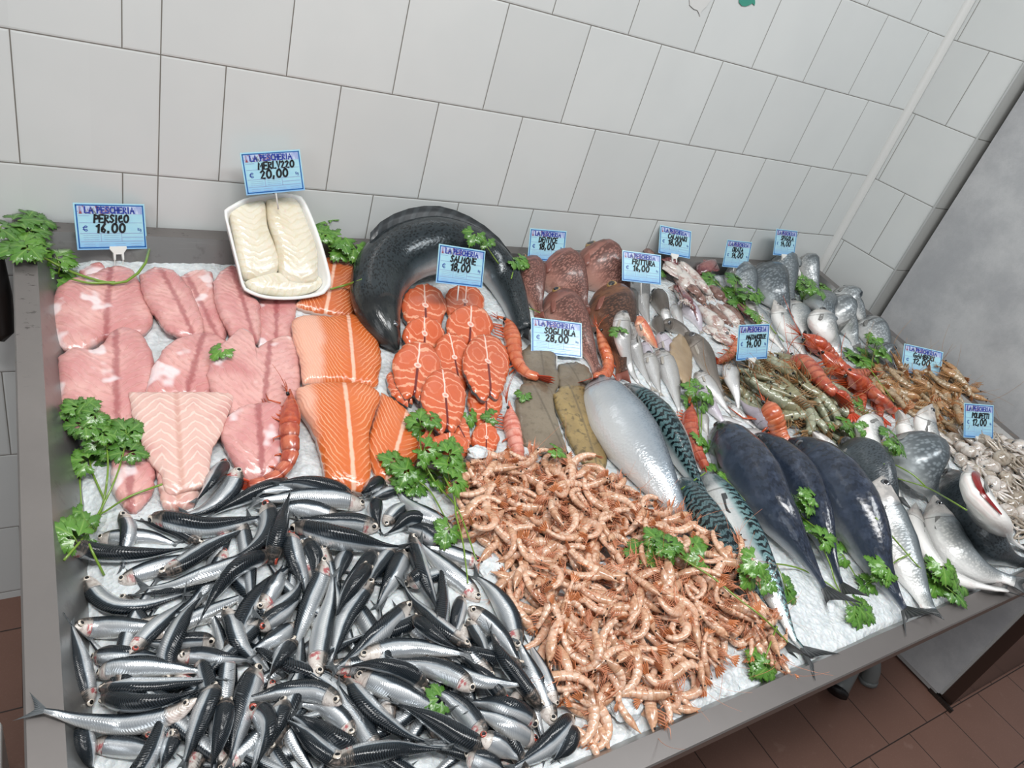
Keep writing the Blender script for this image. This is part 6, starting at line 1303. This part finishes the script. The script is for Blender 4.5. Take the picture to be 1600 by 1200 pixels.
('J', [(490, 735), (640, 790), (800, 860), (990, 950)], .7, 36, 'broad silver anchovy lying above the blood-eyed one'),
('J', [(1185, 1122), (1050, 1060), (900, 970), (760, 900), (640, 865)], .25, 37, 'large dark anchovy with glinting back at the bottom right'),
('J', [(1120, 1040), (1230, 1100), (1340, 1170)], .8, 34, 'pale anchovy tail part at the bottom right'),
('J', [(1060, 1140), (1160, 1180), (1260, 1230)], .5, 34, 'dark anchovy cut by the lower picture edge'),
('J', [(1570, 1000), (1545, 1100), (1470, 1180)], .2, 32, 'dark anchovy in the front right corner of the heap'),
('J', [(1575, 955), (1500, 1050), (1400, 1130), (1240, 1230)], -.5, 34, 'anchovy with head beside the shrimps, lowest right'),
('J', [(365, 1175), (520, 1130), (700, 1105), (850, 1105), (1010, 1105)], -.4, 37, 'big grey anchovy lying level at the bottom centre'),
('F', [(180, 775), (310, 815), (480, 850), (640, 880), (790, 880)], .05, 31, 'long dark anchovy lying on top across the upper centre'),
]
for r, p, ro, W, l in AN: anchovy(l, PX(r, p), ro, W)

# ---- price cards
card([(114.1, 316.9), (224.7, 318.8), (231.3, 388.6), (120.6, 390.5)], 'PERSieO', '16.00', (182, 415), 'price card reading PERSICO 16.00 above the perch fillets', clipx=.56)
card([(374.4, 239.3), (468.5, 233.6), (476.4, 297), (385.6, 304.9)], 'MERLVzzO', '20,00', (432, 420), 'price card reading MERLUZZO 20.00 above the foam tray', clip=False, yp=-.05)
card([(686, 381), (758.8, 392.5), (753, 449.7), (681.3, 441.3)], 'SALMONE', '18,00', (715, 452), 'price card reading SALMONE 18.00 in front of the curled salmon', clip=False, dz=-.13)
card([(828.4, 356.9), (885.6, 361.6), (880.6, 409), (824.4, 406)], 'DENTICE', '18,00', (852, 418), 'price card reading DENTICE 18.00 behind the snappers', clip=False, dz=.01)
card([(830, 495.6), (909, 505), (909.7, 559.4), (830, 551)], 'SOGLIOLA', '28,00', (870, 565), 'price card reading SOGLIOLA 28.00 behind the soles', clip=False, dz=.03)
card([(971.6, 391.3), (1033.8, 399), (1031.6, 444.4), (972.8, 438)], 'FRITTURA', '16,00', (1000, 452), 'price card reading FRITTURA 16.00 at the mixed fry', clip=False, dz=-.06)
card([(1032.2, 351.9), (1080, 361.6), (1078.4, 403.8), (1028.4, 395)], 'CALAMARi', '18,00', (1052, 410), 'price card reading CALAMARI 18.00 at the squid')
card([(1136.9, 375.6), (1175, 378.8), (1167.5, 419.4), (1128.4, 415.3)], 'ORATA', '14,00', (1148, 425), 'price card reading ORATA 14.00 at the sea bream', clip=False, aspect=1.35)
card([(1213.4, 358), (1246.3, 362), (1241, 399.7), (1208, 397.5)], 'SPiGOLA', '14,00', (1225, 405), 'price card reading SPIGOLA 14.00 in the far back corner', aspect=1.3)
card([(1155, 508.4), (1202.5, 506.3), (1198.8, 560), (1150.3, 563)], 'MAZZANCOLLE', '14,00', (1178, 580), 'price card reading MAZZANCOLLE 14.00 at the grey prawns', aspect=1.3)
card([(1414, 536), (1473.4, 551), (1468.8, 592), (1406.3, 580)], 'GAMBERi', '12,00', (1440, 592), 'price card reading GAMBERI 12.00 at the brown prawns', clip=False, dz=.03)
card([(1506.9, 630), (1552.5, 633.8), (1552, 685.3), (1506, 683)], 'POLiPETTi', '12,00', (1534, 700), 'price card reading POLIPETTI 12.00 at the small octopuses', aspect=1.3)
# ---- parsley
parsley('long parsley sprig over the back left corner of the counter', [('P', [(233, 390), (222, 420), (185, 443), (120, 428), (60, 398), (0, 365)]), ('P', [(180, 441), (140, 442), (112, 436)]), ('P', [(62, 395), (52, 370), (45, 345)])], [('P', [(20, 352), (48, 342), (66, 358), (38, 372), (14, 388), (62, 378), (30, 398), (92, 402), (104, 425), (84, 412), (98, 392), (72, 345)])], .05, .0022, .012)
parsley('parsley tuft to the right of the foam tray', [('P', [(566, 437), (545, 444), (516, 452)]), ('P', [(556, 390), (520, 372), (492, 330)])], [('P', [(490, 326), (497, 345), (510, 362), (524, 376), (540, 386), (552, 396), (500, 372), (528, 396)])], .045, .0024, .02)
parsley('parsley sprig behind the curled salmon', [('P', [(779, 412), (765, 392), (752, 372)])], [('P', [(742, 356), (752, 366), (738, 374), (757, 380)])], .04, .0013, .02)
parsley('parsley sprig on the snapper next to the salmon', [('C', [(60, 370), (75, 320), (100, 290)]), ('C', [(130, 510), (170, 525), (205, 540)])], [('C', [(90, 280), (130, 290), (105, 300)])], .036)
parsley('large parsley bunch by the left rim below the perch fillets', [('E', [(520, 1020), (430, 820), (400, 580), (415, 420), (470, 330)]), ('E', [(475, 800), (520, 640), (540, 480), (530, 330)]), ('E', [(320, 945), (440, 800), (550, 600), (610, 440), (630, 330)]), ('E', [(812, 565), (640, 630), (500, 715), (395, 730)]), ('E', [(455, 340), (440, 240), (400, 190)]), ('E', [(520, 640), (460, 500), (440, 400)])],
 [('E', [(355, 150), (330, 210), (400, 190), (450, 150), (345, 270), (440, 250), (500, 285), (540, 250), (600, 260), (660, 270), (640, 320), (570, 320), (440, 330), (400, 420), (360, 440), (510, 430), (500, 370), (680, 370), (710, 410), (600, 350), (320, 750), (350, 800), (310, 790), (380, 760)])], .034)
parsley('large parsley sprig in the centre between salmon and shrimps', [('F', [(820, 290), (830, 420), (900, 560), (990, 660), (1035, 750), (1102, 945)]), ('F', [(965, 430), (940, 520), (990, 620), (1000, 720), (1035, 860), (1060, 1060)]), ('F', [(700, 450), (780, 530), (870, 600), (970, 780)]), ('F', [(840, 400), (860, 330), (900, 265)])],
 [('F', [(825, 210), (795, 275), (905, 258), (650, 430), (760, 460), (860, 430), (900, 400), (980, 350), (1010, 390), (930, 460), (1030, 500), (1040, 550), (960, 550), (860, 500), (740, 540), (780, 590), (720, 570), (800, 560), (950, 840), (930, 820)])], .036)
parsley('parsley sprig with a long stem over the shrimps and mackerel tails', [('G', [(790, 960), (900, 1030), (1010, 1100), (1130, 1200), (1260, 1300), (1400, 1440), (1450, 1480)]), ('L', [(365, 490), (335, 570), (300, 665)]), ('G', [(900, 1010), (830, 980), (760, 930)])],
 [('G', [(605, 965), (690, 865), (725, 900), (670, 930), (700, 985), (680, 1010), (790, 920), (830, 930), (790, 990), (750, 960), (930, 910), (905, 1000)]), ('L', [(270, 690), (290, 720), (260, 720)])], .036)
parsley('parsley sprig beside the upright red prawn', [('G', [(950, 210), (948, 300), (945, 400)]), ('G', [(920, 180), (930, 280), (940, 380)]), ('G', [(845, 655), (910, 610), (970, 570)]), ('G', [(1055, 590), (1110, 650), (1165, 712)])], [('G', [(870, 130), (890, 175), (930, 115), (870, 200), (960, 195), (1000, 205), (975, 230), (965, 440), (940, 410), (1010, 540), (1060, 585)])], .034)
parsley('parsley sprig lying down between the dark bonitos', [('H', [(500, 590), (480, 650), (560, 720)]), ('H', [(570, 770), (630, 900), (660, 1000), (730, 1120)]), ('H', [(660, 800), (710, 880), (770, 980)])], [('H', [(510, 540), (475, 595), (530, 580), (530, 620), (535, 720), (575, 755), (635, 765), (650, 800), (665, 870)]), ('L', [(800, 425), (780, 480), (840, 440)])], .036)
parsley('parsley leaf on the white-bellied mackerel with a curved stem', [('L', [(285, 215), (340, 180), (470, 200), (600, 265), (700, 340), (800, 430)])], [('L', [(225, 190), (250, 215), (210, 275), (285, 260), (300, 300), (430, 320), (445, 350)])], .036)
parsley('pale parsley leaves near the bonito tail and the sea bass', [('H', [(1030, 850), (960, 885), (920, 930)])], [('H', [(840, 880), (880, 900), (820, 970), (870, 960), (915, 970), (800, 1020)])], .038)
parsley('long-stemmed parsley over the front sea bass and rim', [('H', [(858, 668), (930, 750), (1000, 830), (1070, 910), (1140, 970)]), ('H', [(1315, 632), (1220, 575), (1120, 520), (1010, 485), (950, 468)]), ('H', [(1110, 515), (1040, 450), (930, 390), (885, 355)]), ('H', [(1080, 880), (1150, 905), (1220, 920)])], [('H', [(1170, 950), (1130, 1000), (1150, 1030), (1210, 960), (1260, 1000), (1310, 1030), (1290, 1080), (1230, 1030)])], .044)
parsley('parsley leaf between the sea bass heads', [('H', [(920, 290), (925, 340), (900, 400)])], [('H', [(900, 220), (920, 260), (930, 300), (980, 325), (1005, 335)])], .036)
parsley('dark parsley leaves by the end of the red prawn row', [], [('H', [(780, 110), (800, 140), (770, 150), (740, 200), (780, 210), (745, 225)])], .036)
parsley('dark parsley bunch on the sea bream in the back corner', [('D', [(490, 330), (495, 370), (505, 410)])], [('D', [(465, 320), (490, 290), (510, 340), (545, 320), (590, 335), (620, 350), (600, 390), (500, 390), (560, 355), (475, 345)])], .05)
parsley('parsley sprig over the last sea bream beside the right rim', [('D', [(760, 690), (830, 760), (890, 840), (950, 920)]), ('D', [(840, 720), (850, 660), (860, 620)])], [('D', [(715, 685), (745, 675), (770, 700), (840, 610), (870, 630), (905, 650), (920, 690), (870, 680), (825, 715), (800, 665)])], .05)
parsley('parsley bunch with a thick stem among the squid and bream', [('D', [(150, 400), (200, 450), (260, 500), (320, 525)]), ('D', [(170, 400), (225, 455), (300, 505)]), ('D', [(320, 530), (360, 580), (400, 620)])], [('D', [(95, 370), (130, 355), (150, 385), (190, 370), (220, 385), (240, 370), (290, 380), (150, 420), (180, 425), (130, 275), (150, 295), (0, 300), (30, 290), (230, 470), (270, 505)])], .046)
for r, x, y, s, l in [('P', 338, 553, .03, 'single small parsley leaf on the perch fillets'), ('G', 55, 195, .026, 'tiny parsley leaf on the lower left sole'), ('G', 248, 470, .034, 'parsley leaf on the tail of the lower left sole'), ('J', 870, 860, .028, 'parsley scrap among the anchovies'), ('C', 828, 342, .03, 'parsley scrap beside the fry price card'), ('C', 580, 615, .036, 'parsley sprig on the brown snapper'), ('B', 1075, 1080, .03, 'parsley sprig on the lowest salmon steaks'), ('B', 1150, 1055, .026, 'small parsley leaf above the white bone'), ('H', 650, 560 - 340, .02, 'pale parsley scrap on the grey prawns')]:
    parsley(l, [], [(r, [(x, y)])], s, name='parsley_leaf')
